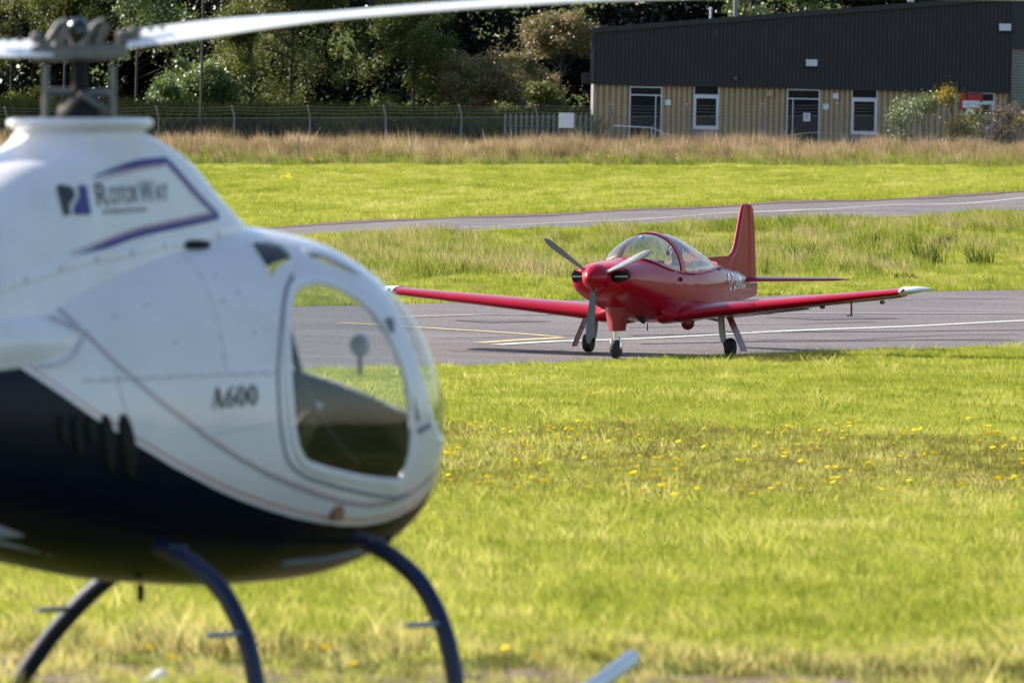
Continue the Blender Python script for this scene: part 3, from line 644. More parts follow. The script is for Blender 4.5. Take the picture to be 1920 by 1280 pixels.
# paint: white above the dividing line, dark blue below, grey and red pinstripes; the line is stored as an attribute
DIV = [(-2.6,1.9),(-1.5,1.62),(-.98,1.425),(-.755,1.294),(-.558,1.174),(-.398,1.076),(-.228,.986),(-.05,.899),(.142,.821),(.277,.777),(.411,.741),(.554,.709),(.704,.686),(.827,.673),(.944,.67),(1.064,.681),(1.158,.701),(1.256,.733),(1.33,.775),(1.45,.81),(1.6,.83)]
STR = [(-.66,1.66),(-.598,1.512),(-.508,1.49),(-.465,1.447),(-.391,1.364),(-.322,1.29),(-.223,1.207),(-.116,1.128),(0,1.056),(.118,.984),(.243,.922),(.372,.868),(.507,.824),(.653,.786),(.805,.756),(.926,.744),(1.044,.75),(1.173,.78),(1.274,.825),(1.40,.87),(1.573,.9)]
def curve_dist(x, z, C):
    cx, cz = np.array(C).T
    zz = np.interp(x, cx, cz); sl = np.gradient(cz, cx); s = np.interp(x, cx, sl)
    return (z-zz)/np.sqrt(1+s*s)
def heli_paint():
    m, t, o = nt('helicopter paint'); L = t.links.new
    a1 = N(t, 'ShaderNodeAttribute', attribute_name='divide'); a2 = N(t, 'ShaderNodeAttribute', attribute_name='stripe')
    tc = N(t, 'ShaderNodeTexCoord'); no = N(t, 'ShaderNodeTexNoise'); no.inputs['Scale'].default_value = 2.2; no.inputs['Detail'].default_value = 5; L(tc.outputs['Object'], no.inputs['Vector'])
    wr = ramp(t, [(.3, (.62, .59, .62)), (.7, (.74, .70, .74))]); L(no.outputs['Fac'], wr.inputs[0])
    def band(src, lo, hi):
        g = N(t, 'ShaderNodeMath', operation='GREATER_THAN'); g.inputs[1].default_value = lo; L(src, g.inputs[0])
        l = N(t, 'ShaderNodeMath', operation='LESS_THAN'); l.inputs[1].default_value = hi; L(src, l.inputs[0])
        mm = N(t, 'ShaderNodeMath', operation='MULTIPLY'); L(g.outputs[0], mm.inputs[0]); L(l.outputs[0], mm.inputs[1]); return mm.outputs[0]
    col = wr.outputs[0]
    for src, lo, hi, c in ((a2.outputs['Fac'], -.011, .003, (.33, .30, .36)), (a2.outputs['Fac'], .003, .009, (.55, .28, .30)),
                           (a1.outputs['Fac'], .016, .026, (.55, .25, .27)), (a1.outputs['Fac'], -9, 0, (.004, .005, .015))):
        mx = N(t, 'ShaderNodeMix', data_type='RGBA'); L(band(src, lo, hi), mx.inputs['Factor']); L(col, mx.inputs['A']); mx.inputs['B'].default_value = (*c, 1); col = mx.outputs['Result']
    b = N(t, 'ShaderNodeBsdfPrincipled'); L(col, b.inputs['Base Color']); b.inputs['Roughness'].default_value = .34; b.inputs['Specular IOR Level'].default_value = .35; cw = N(t, 'ShaderNodeMapRange'); cw.inputs['From Min'].default_value = -.004; cw.inputs['From Max'].default_value = .004; cw.inputs['To Min'].default_value = .05; cw.inputs['To Max'].default_value = .8; L(a1.outputs['Fac'], cw.inputs['Value']); L(cw.outputs[0], b.inputs['Coat Weight']); sw = N(t, 'ShaderNodeMapRange'); sw.inputs['From Min'].default_value = -.004; sw.inputs['From Max'].default_value = .004; sw.inputs['To Min'].default_value = .12; sw.inputs['To Max'].default_value = .35; L(a1.outputs['Fac'], sw.inputs['Value']); L(sw.outputs[0], b.inputs['Specular IOR Level']); b.inputs['Coat Roughness'].default_value = .06
    n2 = N(t, 'ShaderNodeTexNoise'); n2.inputs['Scale'].default_value = 3.5; L(tc.outputs['Object'], n2.inputs['Vector'])
    bp = N(t, 'ShaderNodeBump'); bp.inputs['Strength'].default_value = .12; bp.inputs['Distance'].default_value = .03; L(n2.outputs['Fac'], bp.inputs['Height'])
    L(bp.outputs[0], b.inputs['Normal']); L(bp.outputs[0], b.inputs['Coat Normal']); L(b.outputs[0], o.inputs[0]); return m
M['heli'] = heli_paint()
M['navy'] = surface('navy gloss paint', (.005, .009, .045), .38, coat=.15, spec=.35, var=.2)
M['seam_pale'] = surface('panel joint', (.52, .51, .55), .6)
M['trim_white'] = surface('white trim', (.73, .70, .735), .35, coat=.4, var=.05)
M['decal_black'] = surface('black print', (.03, .03, .035), .45)
M['decal_blue'] = surface('blue print', (.03, .03, .22), .4)
M['decal_mauve'] = surface('faded red print', (.42, .27, .33), .4)
M['seam'] = surface('grey rubber seal', (.20, .21, .25), .6)
M['heli_glass'] = glass('bubble window acrylic', (.88, .92, .92), refl=.06, dirt=.012)
M['seat'] = surface('black seat vinyl', (.02, .022, .018), .6, var=.4, scale=12)
M['cabin'] = surface('dark cabin lining', (.006, .007, .004), .9, var=.3, spec=.03)

HYAW = RAD(42)
heli = empty('helicopter')
hm = at(150, 448, 30.0)
hx = Vector((math.sin(HYAW), math.cos(HYAW), 0)); hr = Vector((math.cos(HYAW), -math.sin(HYAW), 0))
Rl = Matrix.Rotation(-ROLL, 3, 'Y')
Hm = Matrix((Rl@hx, Rl@(-hr), Rl@Vector((0,0,1)))).transposed().to_4x4()
base = Vector((hm.x, 30.0, hm.z))-(Rl@Vector((0,0,1)))*EYE
heli.matrix_world = Matrix.Translation(base)@Hm
tag(heli, 'white and navy helicopter with bubble door window, parked close on the left', 'helicopter')

WIN = smooth_closed([(.584,1.507),(.653,1.535),(.732,1.544),(.812,1.533),(.892,1.5),(.965,1.449),(1.012,1.392),(1.047,1.325),(1.081,1.249),(1.103,1.172),(1.121,1.077),(1.131,1.001),(1.123,.924),(1.101,.858),(1.071,.824),(.98,.825),(.86,.837),(.743,.855),(.628,.878),(.547,.902),(.507,.946),(.483,1.002),(.468,1.106),(.468,1.218),(.485,1.33),(.519,1.423)], 104)
SKY1 = smooth_closed([(.556,1.682),(.628,1.686),(.68,1.681),(.704,1.662),(.692,1.618),(.625,1.598),(.571,1.577),(.517,1.547),(.514,1.577),(.524,1.633)], 60)
SKY2 = smooth_closed([(.812,1.652),(.89,1.64),(.97,1.606),(1.05,1.556),(1.02,1.55),(.96,1.563),(.90,1.582),(.812,1.607),(.795,1.63)], 60)
def in_shield(x, y, z):
    edge = np.interp(z, [.98, 1.05, 1.08, 1.2, 1.31, 1.4, 1.5, 1.56], [1.27, 1.2, 1.185, 1.135, 1.09, 1.075, 1.08, 1.1])
    low = 1.10+.16*np.clip(y/.5, -1, 1)
    return (x > edge+.085) & (z > np.maximum(low, .98))  # white frame widened over the glass in place of its pale sky reflection
# cabin shell
NS, NP = 230, 200
xs = np.r_[np.linspace(-1.85, HXA, 50, endpoint=False), HXA+(HXN-HXA)*(1-(1-np.linspace(0, 1, NS-50))**2)]
T, B, W = h_station(xs); mz = B+.45*(T-B)
ph = np.linspace(0, 2*np.pi, NP, endpoint=False); c_, s_ = np.cos(ph), np.sin(ph)
cy = np.sign(c_)*np.abs(c_)**HE; sz = np.sign(s_)*np.abs(s_)**HE
GX = np.repeat(xs[:, None], NP, 1); GY = W[:, None]*cy; GZ = mz[:, None]+np.where(sz > 0, (T-mz)[:, None]*sz, (mz-B)[:, None]*sz)
V = np.stack([GX, GY, GZ], -1).reshape(-1, 3)
i, k = np.meshgrid(np.arange(NS-1), np.arange(NP), indexing='ij')
Fq = np.stack([i*NP+k, i*NP+(k+1) % NP, (i+1)*NP+(k+1) % NP, (i+1)*NP+k], -1).reshape(-1, 4)
cen = V[Fq].mean(1)
mw = inside(WIN, cen[:, 0], cen[:, 2]); m1 = inside(SKY1, cen[:, 0], cen[:, 2]); m2 = inside(SKY2, cen[:, 0], cen[:, 2]); ms = in_shield(cen[:, 0], cen[:, 1], cen[:, 2])
right = cen[:, 1] < 0
def sub(mask, name, mat, solid=None):
    F = Fq[mask]; u, inv = np.unique(F, return_inverse=True)
    o = obj(name, V[u], inv.reshape(-1, 4), mat, heli, True)
    return o
shell = sub(~(mw | m1 | m2 | ms), 'fuselage', M['heli'])
P = np.array([v.co for v in shell.data.vertices])
for nm, C in (('divide', DIV), ('stripe', STR)):
    shell.data.attributes.new(nm, 'FLOAT', 'POINT').data.foreach_set('value', curve_dist(P[:, 0], P[:, 2], C).astype(np.float32))
for mask in (mw & right, mw & ~right): sub(mask, 'door_window', M['heli_glass'])
for mask in (m1 & right, m1 & ~right, m2 & right, m2 & ~right): sub(mask, 'roof_window', M['heli_glass'])
sub(ms, 'windshield', M['heli_glass'])
shell.data.materials.append(M['cabin'])     # moulded skin 15 mm thick, lined dark inside
so = shell.modifiers.new('skin', 'SOLIDIFY'); so.thickness = .015; so.offset = -1; so.material_offset = 1; so.material_offset_rim = 0
# frames and seams
for sd in (-1, 1):
    mb = MB(); mb.add(*strip(h_pt, WIN, .034, True, -.001, sd, .009)); mb.build('window_frame', M['trim_white'], heli, True)
    d = smooth_open([(.63,1.564),(.554,1.508),(.494,1.424),(.45,1.33),(.423,1.237),(.416,1.144),(.421,1.05),(.438,.966),(.473,.903),(.551,.857),(.667,.828),(.786,.804),(.938,.78),(1.067,.769),(1.153,.78)], 5)
    mb = MB(); mb.add(*strip(h_pt, d, .015, False, -.001, sd, .004)); mb.build('door_seal', M['seam'], heli, True)
    mb = MB()
    for Pn in (SKY1, SKY2): mb.add(*strip(h_pt, Pn, .016, True, -.001, sd, .004))
    mb.build('roof_window_frame', M['trim_white'], heli, True)
    mb = MB(); mb.add(*strip(h_pt, smooth_open([(1.062,1.306),(1.079,1.258),(1.099,1.201),(1.124,1.134),(1.148,1.077),(1.162,1.04)], 4), .026, False, -.001, sd, .005)); mb.build('shield_seal', M['black'], heli, True)
    lp = h_pt(1.045, 1.378, sd, .008); mb = MB(); mb.lathe([(0,-.03),(.014,-.026),(.018,0),(.014,.026),(0,.03)], 10, 'z', lp); mb.build('door_hinge', M['seam'], heli, True)
    lp = h_pt(1.19, 1.012, sd, .01); mb = MB(); mb.tube([lp+Vector((-.03,0,-.012)), lp, lp+Vector((.035,0,.012))], .009, 6); mb.build('door_handle', M['seam'], heli, True)
    lp = h_pt(.766, .723, sd, .002); mb = MB(); mb.lathe([(.03,-.01),(.03,.006),(.022,.016),(0,.02)], 14, 'y', lp); mb.build('side_lamp', surface('amber lens', (.16, .05, .02), .2, coat=.5), heli, True)
# engine cooling slots
for (x0, z0, x1, z1, w) in ((-.535,1.085,-.515,.99,.03),(-.472,1.085,-.452,.95,.036),(-.42,1.08,-.405,.985,.03),(-.354,1.085,-.315,.89,.042),(-.279,1.085,-.222,.862,.05)):
    pl = [(x0+(x1-x0)*q, z0+(z1-z0)*q) for q in np.linspace(0, 1, 9)]
    w *= 1.3; ww = [w*math.sqrt(max(.06, 1-abs(2*q-1)**3)) for q in np.linspace(0, 1, 9)]
    for sd in (-1, 1):
        mb = MB(); mb.add(*strip(h_pt, pl, ww, False, .001, sd, .012)); mb.build('vent_slot', M['black'], heli, True)
# teardrop air scoop on the side
for sd in (-1, 1):
    V2 = []; F2 = []; n1, n2 = 22, 13
    for i in range(n1):
        u = i/(n1-1); x = -.391-.46*u; hw = .115*math.sqrt(max(0, u*(2-u)))*1.0+.002; zc = 1.364-.018*u; bul = .05*math.sin(min(1, u*1.05)*math.pi*.62)
        for j in range(n2):
            q = -1+2*j/(n2-1); V2.append(h_pt(x, zc+hw*q, sd, bul*max(0, 1-q*q)**1.5-.003))
    for i in range(n1-1):
        for j in range(n2-1): F2.append((i*n2+j, (i+1)*n2+j, (i+1)*n2+j+1, i*n2+j+1))
    mb = MB(); mb.add(V2, F2); mb.build('air_scoop', M['trim_white'], heli, True)
    mb = MB(); mb.add(*strip(h_pt, smooth_open([(-.395,1.366),(-.43,1.372),(-.48,1.398),(-.53,1.415)], 4), .010, False, .02, sd, .006)); mb.add(*strip(h_pt, smooth_open([(-.395,1.36),(-.43,1.325),(-.47,1.285),(-.53,1.262),(-.62,1.25)], 4), .010, False, .008, sd, .006)); mb.build('scoop_lip', M['seam_pale'], heli, True)
# mast fairing
rings = []
for z in np.r_[np.linspace(1.40, 2.058, 34)]:
    xc, l, w = np.interp(z, F_Z, F_X), np.interp(z, F_Z, F_L), np.interp(z, F_Z, F_W)
    an = np.linspace(0, 2*np.pi, 90, endpoint=False); e = 2/2.4
    rings.append([(xc+l*np.sign(np.cos(q))*abs(np.cos(q))**e, w*np.sign(np.sin(q))*abs(np.sin(q))**e, z) for q in an])
for r, z in ((.222, 2.062), (.234, 2.072), (.252, 2.082), (.259, 2.094), (.255, 2.107), (.24, 2.112), (.205, 2.104), (.2, 2.03)):
    rings.append([(r*math.cos(q), r*math.sin(q), z) for q in np.linspace(0, 2*np.pi, 90, endpoint=False)])
fair = MB().loft(rings, True, False).build('mast_fairing', M['trim_white'], heli, True); 
for sd in (-1, 1):
    mb = MB(); mb.add(*strip(f_pt, smooth_open([(.75,1.737),(.6,1.728),(.403,1.713),(.238,1.692),(.088,1.671),(-.068,1.649),(-.218,1.631),(-.353,1.611),(-.513,1.576),(-.667,1.54),(-.8,1.5)], 5), .05, False, -.002, sd, .007)); mb.build('flange', M['trim_white'], fair, True)
    for x, z in ((-.6,1.552),(-.43,1.592),(-.25,1.624),(-.07,1.647),(.1,1.671),(.25,1.691),(.42,1.712)):
        q = f_pt(x, z-.006, sd, .006); MB().lathe([(.009,-.003),(.009,.004),(0,.005)], 8, 'y', q).build('screw', M['seam_pale'], fair, True)
    # border lines and logo
    b1 = smooth_open([(-.2,1.905),(-.094,1.932),(.031,1.955),(.181,1.967)], 6)+smooth_open([(.186,1.966),(.245,1.921),(.34,1.846),(.452,1.773)], 6)+smooth_open([(.452,1.770),(.28,1.748),(.098,1.724),(-.045,1.701),(-.184,1.668),(-.294,1.642),(-.375,1.625)], 6)
    ww = [.022*min(1, .25+i/14, .25+(len(b1)-1-i)/18) for i in range(len(b1))]
    mb = MB(); mb.add(*strip(f_pt, b1, ww, False, .002, sd, .001)); mb.build('border_print', M['decal_blue'], fair)
    b2 = [(x+(.0 if i < 18 else -.022 if i < 37 else 0), z+(-.017 if i < 18 else 0 if i < 37 else .017)) for i, (x, z) in enumerate(b1)]
    mb = MB(); mb.add(*strip(f_pt, b2, [w*.6 for w in ww], False, .001, sd, .001)); mb.build('border_print', M['decal_mauve'], fair)
    conv = (lambda sd: lambda u, v: f_pt(-.37+(.0+u)*(-sd if sd > 0 else 1)+(0 if sd < 0 else 0), 1.77+v, sd, .005))(sd)
    if sd > 0: conv = lambda u, v: f_pt(.16-u, 1.80+v, 1, .005)
    k = .28/2.
    def lg(poly): return [(u, v) for u, v in poly]
    black_half = smooth_open([(0,0),(0,.1),(.055,.1),(.066,.092),(.068,.078),(.062,.062),(.045,.047),(.034,.035),(.032,.02),(.03,.002)], 3)
    blue_half = smooth_open([(.128,.104),(.092,.104),(.09,.085),(.082,.062),(.066,.046),(.054,.032),(.05,.018),(.052,.004),(.128,.004)], 3)
    def place(poly, mt):
        from mathutils.geometry import tessellate_polygon
        Tt = tessellate_polygon([[Vector((u, v, 0)) for u, v in poly]])
        obj('logo_print', [conv(u, v) for u, v in poly], [tuple(q) for q in Tt], mt, fair)
    place(black_half, M['decal_black']); place(blue_half, M['decal_blue'])
    y0 = .032
    lettering('logo_lettering', [("R", .165, .222, y0, y0+.08, .006), ("OTOR", .228, .370, y0+.004, y0+.064, .006)], lambda u, v: conv(u, v+.05*max(0, u-.16)), surface('grey print', (.10, .10, .12), .5), fair)
    lettering('logo_lettering', [("W", .376, .452, y0, y0+.08, .006), ("AY", .456, .53, y0+.004, y0+.064, .006)], lambda u, v: conv(u, v+.05*max(0, u-.16)), surface('slate print', (.13, .15, .24), .5), fair)
    lettering('logo_lettering', [("INTERNATIONAL", .185, .41, .004, .02, .01)], lambda u, v: conv(u, v+.05*max(0, u-.16)), M['decal_black'], fair)
# type designation on the door pillar, seriffed
def serif_a600(sd):
    mb = MB(); x0, z0, w, h = .108, 1.100, .212, .072
    def cv(u, v): 
        x = x0+u*w if sd < 0 else x0+w-u*w
        return h_pt(x, z0+v*h+.01*u, sd, .004)
    def poly(pts): 
        from mathutils.geometry import tessellate_polygon
        mb.add([cv(*p) for p in pts], [tuple(t) for t in tessellate_polygon([[Vector((a, b, 0)) for a, b in pts]])])
    def quad(a, b, c, d): mb.add([cv(*a), cv(*b), cv(*c), cv(*d)], [(0,1,2,3)])
    quad((.02,.03),(.05,.03),(.14,.98),(.11,.98)); quad((.17,.03),(.255,.03),(.16,1),(.10,1)); quad((.055,.32),(.2,.32),(.195,.4),(.06,.4))
    quad((0,0),(.08,0),(.08,.05),(0,.05)); quad((.15,0),(.28,0),(.28,.05),(.15,.05))
    def ring(cx, cz, ox, oz, ix, iz):
        n = 28; v = []; f = []
        for i in range(n):
            q = 2*math.pi*i/n; v += [cv(cx+ox*math.cos(q), cz+oz*math.sin(q)), cv(cx+ix*math.cos(q), cz+iz*math.sin(q))]
        for i in range(n): j = (i+1) % n; f.append((2*i, 2*j, 2*j+1, 2*i+1))
        mb.add(v, f)
    ring(.40, .30, .105, .31, .042, .25); ring(.64, .5, .105, .51, .04, .45); ring(.88, .5, .105, .51, .04, .45)
    poly([(.295,.3),(.36,.3),(.37,.55),(.41,.78),(.5,.97),(.48,1.0),(.40,.92),(.33,.72),(.30,.5)])
    return mb.build('type_lettering', M['decal_black'], heli)
for sd in (-1, 1): serif_a600(sd)
# rivet rows and panel seam
for sd in (-1, 1):
    for x in np.linspace(-.42, .36, 12):
        if abs(x-.2) > .0: MB().lathe([(.006,-.002),(.006,.003),(0,.004)], 6, 'y', h_pt(float(x), 1.215+.02*float(x), sd, .002)).build('rivet', M['seam_pale'], heli, True)
    for z in np.linspace(1.28, 1.62, 6):
        MB().lathe([(.006,-.002),(.006,.003),(0,.004)], 6, 'y', h_pt(.18+.03*float(z-1.3), float(z), sd, .002)).build('rivet', M['seam_pale'], heli, True)
    for sm in ([(.20,1.62),(.19,1.5),(.185,1.36),(.185,1.22)], [(-.30,1.28),(-.28,1.15),(-.22,1.0)], [(.41,1.05),(.2,1.02),(.05,1.0)]):
        mb = MB(); mb.add(*strip(h_pt, smooth_open(sm, 5), .005, False, .0, sd, .0015)); mb.build('panel_seam', M['seam_pale'], heli, True)
    for x, z in ((.26,1.56),(.24,1.47),(.32,1.5),(.34,1.36),(-.1,1.46),(-.02,1.33),(-.25,1.42)):
        MB().lathe([(.007,-.002),(.007,.003),(0,.004)], 6, 'y', h_pt(x, z, sd, .002)).build('rivet', M['seam_pale'], heli, True)
    mb = MB(); mb.add(*strip(h_pt, smooth_open([(-.44,1.2),(-.2,1.207),(0,1.213),(.2,1.217),(.41,1.22)], 5), .006, False, .0, sd, .002)); mb.build('panel_seam', M['seam_pale'], heli, True)
    q = h_pt(.28, 1.66, sd, .012); MB().lathe([(0,-.065),(.012,-.055),(.018,0),(.012,.055),(0,.065)], 10, 'x', q).build('roof_handle', M['black'], heli, True)
# cabin inside: floor, seats, panel, stick
MB().box(.05, 1.2, -.38, .38, .60, .64).build('cabin_floor', M['cabin'], heli)
MB().box(-.02, .03, -.36, .36, .62, 1.42).build('bulkhead', M['cabin'], heli)
for y in (-.24, .24):
    mb = MB(); mb.box(.08, .55, y-.2, y+.2, .68, .84); mb.box(.03, .16, y-.2, y+.2, .8, 1.32)
    s = mb.build('seat', M['seat'], heli, bevel=.05)
    MB().tube([(.75, y, .64), (.74, y, .85), (.68, y, 1.0)], .012, 8).build('control_stick', M['black'], heli, True)
mb = MB(); mb.prism([(1.0,.64),(1.32,.64),(1.36,.80),(1.30,1.02),(1.14,1.10),(1.02,.98)], -.17, .17); mb.build('instrument_panel', M['cabin'], heli, bevel=.02)
MB().lathe([(.022,-.016),(.034,-.018),(.04,-.01),(.04,.01),(.034,.018),(.022,.016),(.022,-.016)], 18, 'x', (1.12, -.3, 1.31)).build('compass', M['white_paint'], heli, True)
MB().box(1.115, 1.125, -.305, -.295, 1.2, 1.275).build('compass_bracket', M['black'], heli)
MB().tube(smooth_open([(.98,-.05,.66),(.95,-.12,.85),(.93,-.16,1.0),(1.0,-.2,1.08),(1.06,-.22,1.06)], 4), .016, 8).build('cyclic_stick', M['black'], heli, True)
MB().lathe([(0,-.02),(.018,-.015),(.02,.015),(0,.02)], 10, 'x', (1.0,-.2,1.085)).build('stick_switch', M['steel'], heli, True)
MB().box(.60, .68, -.44, -.41, .86, .93).build('white_card', M['white_paint'], heli)  # small white card behind the lower rear corner of the door window
MB().tube(smooth_open([(.7,-.3,1.5),(.78,-.33,1.2),(.9,-.35,1.0),(1.08,-.32,.88)], 5), .014, 6).build('harness_strap', M['black'], heli, True)
mb = MB()
mb.tube([(.13, -.24, 1.48), (.10, -.10, 1.6), (.13, .04, 1.48)], .012, 6); mb.lathe([(.05,-.03),(.055,0),(.05,.03)], 12, 'y', (.13, -.26, 1.44)); mb.lathe([(.05,-.03),(.055,0),(.05,.03)], 12, 'y', (.13, .06, 1.44)); mb.build('headset', M['navy'], heli, True)
# engine frame showing under the rear
mb = MB()
for a, b in (((-.95,-.2,.95),(-.35,-.2,.6)),((-.95,-.2,.7),(-.3,-.2,.6)),((-.95,-.2,.95),(-.95,-.2,.7))): mb.tube([a, b], .014, 8)
mb.build('engine_frame', M['seam'], heli, True)
MB().box(-.86, -.42, -.27, -.12, .66, .76).build('engine_sump', M['seam'], heli, bevel=.02)
MB().lathe([(.012,-.06),(.014,0),(0,.001)], 8, 'z', (.18, -.12, .475)).build('drain_pipe', M['black'], heli, True)
MB().tube([(.55, -.455, .545), (.78, -.45, .552), (.98, -.43, .575)], [.012,.016,.012], 8).build('belly_glint_strip', M['alu'], heli, True)  # added metal strip that stands for a pale reflection streak on the belly
# landing gear
ARC = {-1: [(.54,.625),(.57,.618),(.60,.607),(.63,.598),(.72,.56),(.833,.485),(.909,.392),(.96,.298),(.99,.204),(1.01,.11),(1.02,-.02)],
       1: [(.28,.72),(.42,.62),(.56,.535),(.68,.47),(.80,.395),(.90,.32),(.99,.245),(1.07,.165),(1.14,.085),(1.19,-.02)]}
for xa in (.855, -.15):
    for sd in (-1, 1):
        lg_ = MB().tube([(xa, sd*y, z) for y, z in smooth_open(ARC[sd], 4)], .033, 12).build('skid_leg', M['navy'], heli, True)
        py_, pz_ = (.945, .338) if sd < 0 else (.885, .338)
        MB().tube([(xa-.19, sd*py_, pz_), (xa+.0, sd*py_, pz_)], .0105, 8).build('step_peg', M['steel'], lg_, True)
        MB().box(xa-.045, xa+.045, sd*.585-.05, sd*.585+.05, .605, .635).build('leg_clamp', M['navy'], lg_, bevel=.008)
for sd, tip in ((-1, [(1.55,1.02,.085),(1.79,1.02,.19)]), (1, [(1.5,1.2,-.01),(1.66,1.22,.05)])):
    yk = 1.02 if sd < 0 else 1.19; P_ = smooth_open([(-1.25,yk,.0),(-.6,yk,-.01),(.3,yk,-.01),(1.0,yk,-.01),(1.3,yk,.01 if sd < 0 else -.04)]+tip, 5)
    MB().tube([(x, sd*y, z) for x, y, z in P_], .03, 12).build('skid', M['white_paint'], heli, True)
# rotor mast and head
MB().lathe([(.028,0),(.028,.36)], 14, 'z', (0,0,1.98)).build('rotor_mast', M['black'], heli, True)
mb = MB(); mb.lathe([(.03,2.085),(.075,2.09),(.085,2.12),(.075,2.16),(.05,2.185),(.03,2.19)], 20); mb.build('swashplate', M['black'], heli, True)
ra = RAD(42)-RAD(0)  # blade line runs across the view
bx = Vector((math.sin(HYAW), -math.cos(HYAW), 0))   # picture right, in helicopter axes
by = Vector((math.cos(HYAW), math.sin(HYAW), 0))    # away from the camera
def hb(u, v, z): p = bx*u+by*v; return (p.x, p.y, z)
mb = MB(); mb.tube([hb(-.12,0,2.205), hb(.1,0,2.2)], .016, 8); mb.tube([hb(.0,-.06,2.2), hb(.12,-.03,2.12)], .012, 8); mb.build('swashplate_arm', M['alu'], heli, True)
for u in (-.118, .118): MB().tube([hb(u,-.05,2.09), hb(u,-.05,2.3)], .012, 8).build('pitch_link', M['alu'], heli, True)
hub = MB().add(*(lambda q: (q.v, q.f))(MB().box(-.17,.17,-.055,.055,-.028,.028)))
hubo = obj('rotor_hub', [hb(x, y, 2.345+z+.03*x) for x, y, z in hub.v], hub.f, M['alu'], heli); fix_normals(hubo.data); bv = hubo.modifiers.new('b','BEVEL'); bv.width=.012; bv.segments=2
for u in (-.085, .045):
    for v in (-.045, .045): MB().tube([hb(u-.03,v,2.37), hb(u+.012,v,2.44), hb(u+.035,v,2.452), hb(u+.05,v,2.44), hb(u+.018,v,2.37)], .0135, 8).build('teeter_bracket', M['alu'], hubo, True)
MB().lathe([(0,-.05),(.03,-.045),(.04,-.02),(.042,0),(.036,.026),(.02,.042),(0,.047)], 18, 'z', Vector(hb(-.005,0,2.42))).build('hub_cap', surface('black gloss', (.006,.006,.008), .12, coat=.6), hubo, True)
for u, z in ((-.15,2.395),(.15,2.40),(.19,2.41),(-.125,2.37)): MB().lathe([(.022,-.02),(.024,.012),(.012,.022),(0,.024)], 10, 'z', Vector(hb(u,-.02,z))).build('bolt', M['alu'], hubo, True)
def blade(sgn, path):
    rings = []; ch = .19
    prof = [(.5,.0),(.42,.035),(.25,.06),(0,.05),(-.3,.022),(-.5,.004),(-.5,-.004),(-.3,-.02),(0,-.045),(.25,-.055),(.42,-.032)]
    Pth = smooth_open(path, 6); n = len(Pth)
    for i, (u, z) in enumerate(Pth):
        q = i/(n-1); c = ch*(1 if q > .1 else .75+2.5*q); th = 1.0 if q > .12 else 1.0+(.12-q)*8
        tw = RAD(26-17*min(1, q*4.5))
        rings.append([hb(u*sgn, -(a*c*math.cos(tw)-b*c*th*math.sin(tw))*1., z-(-a*c*math.sin(tw))*-1+b*c*th*math.cos(tw)) for a, b in prof])
    o = MB().loft(rings).build('rotor_blade', M['white_paint'], heli, True)
    for u in (.21, .25, .29): MB().lathe([(.011,0),(.011,.012),(0,.014)], 8, 'z', Vector(hb(u*sgn, -.02, path[0][1]+.02+.1*(u-.2)*sgn*(1 if sgn>0 else 0)))).build('root_bolt', M['alu'], o, True)
    return o
blade(1, [(.17,2.392),(.62,2.448),(1.07,2.49),(1.5,2.522),(1.9,2.542),(2.5,2.555),(3.2,2.55),(3.8,2.53)])
blade(-1, [(.09,2.362),(.5,2.352),(1.0,2.33),(1.8,2.29),(2.8,2.23),(3.8,2.15)])
# tail boom, fin and tail rotor (left of the picture)
boom = MB().loft([[(x, r*math.cos(q), zc+r*math.sin(q)) for q in np.linspace(0, 2*math.pi, 20, endpoint=False)] for x, r, zc in ((-1.75,.125,1.24),(-3,.10,1.27),(-4.4,.075,1.3),(-5.2,.06,1.32))]).build('tail_boom', M['trim_white'], heli, True)
MB().prism([(-4.75,1.3),(-5.05,1.95),(-5.3,1.95),(-5.15,1.3),(-5.3,.85),(-5.1,.85)], -.02, .02).build('tail_fin', M['trim_white'], boom, bevel=.008)
mb = MB(); mb.lathe([(.05,-.04),(.05,.04)], 14, 'y', (-5.2,.14,1.32)); mb.prism([(-5.23,1.3),(-5.17,1.3),(-5.1,1.95),(-5.2,1.95)], .13, .145); mb.prism([(-5.23,1.34),(-5.17,1.34),(-5.2,.7),(-5.3,.7)], .13, .145); mb.tube([(-5.2,.0,1.32),(-5.2,.14,1.32)], .02, 8); mb.build('tail_rotor', M['white_paint'], boom, True)
# ================================================================== red aeroplane on the taxiway
M['red'] = surface('crimson aircraft paint', (.37, .003, .018), .32, coat=.34, var=.05, scale=2, coat_rough=.03, spec=.1)
M['red_dull'] = surface('red satin paint', (.26, .004, .016), .4, coat=.3, var=.1)
M['tip_white'] = surface('white wing tip', (.78, .78, .8), .3, coat=.6, var=.03)
M['prop'] = surface('propeller blade', (.14, .15, .18), .4, var=.1)
M['gear_grey'] = surface('grey gear leg', (.45, .45, .47), .45, metal=.2, var=.1)
M['chrome'] = surface('chrome', (.7, .7, .72), .12, metal=1., var=.05)
M['canopy'] = glass('canopy acrylic', (.92, .95, .97), refl=.10, dirt=.03)
M['hull_dark'] = surface('cockpit black', (.015, .015, .018), .7)
M['seat_red'] = surface('red leather', (.33, .02, .035), .5)
PYAW = RAD(20.8); PROLL = RAD(1.7)
nw = ground_at(1155, 675.5)
Hd = Vector((-math.sin(PYAW), -math.cos(PYAW), 0)); Ld = Vector((math.cos(PYAW), -math.sin(PYAW), 0))
org = nw-Hd*1.70; org.z = g1(org.x, org.y)+.02
pa = org+Hd*1.7; pb = org+Ld*1.0; pc = org-Ld*1.0
xax = (Vector((pa.x, pa.y, g1(pa.x, pa.y)+.02))-org).normalized(); yax = (Vector((pb.x, pb.y, g1(pb.x, pb.y)))-Vector((pc.x, pc.y, g1(pc.x, pc.y)))).normalized(); zax = xax.cross(yax).normalized(); yax = zax.cross(xax)
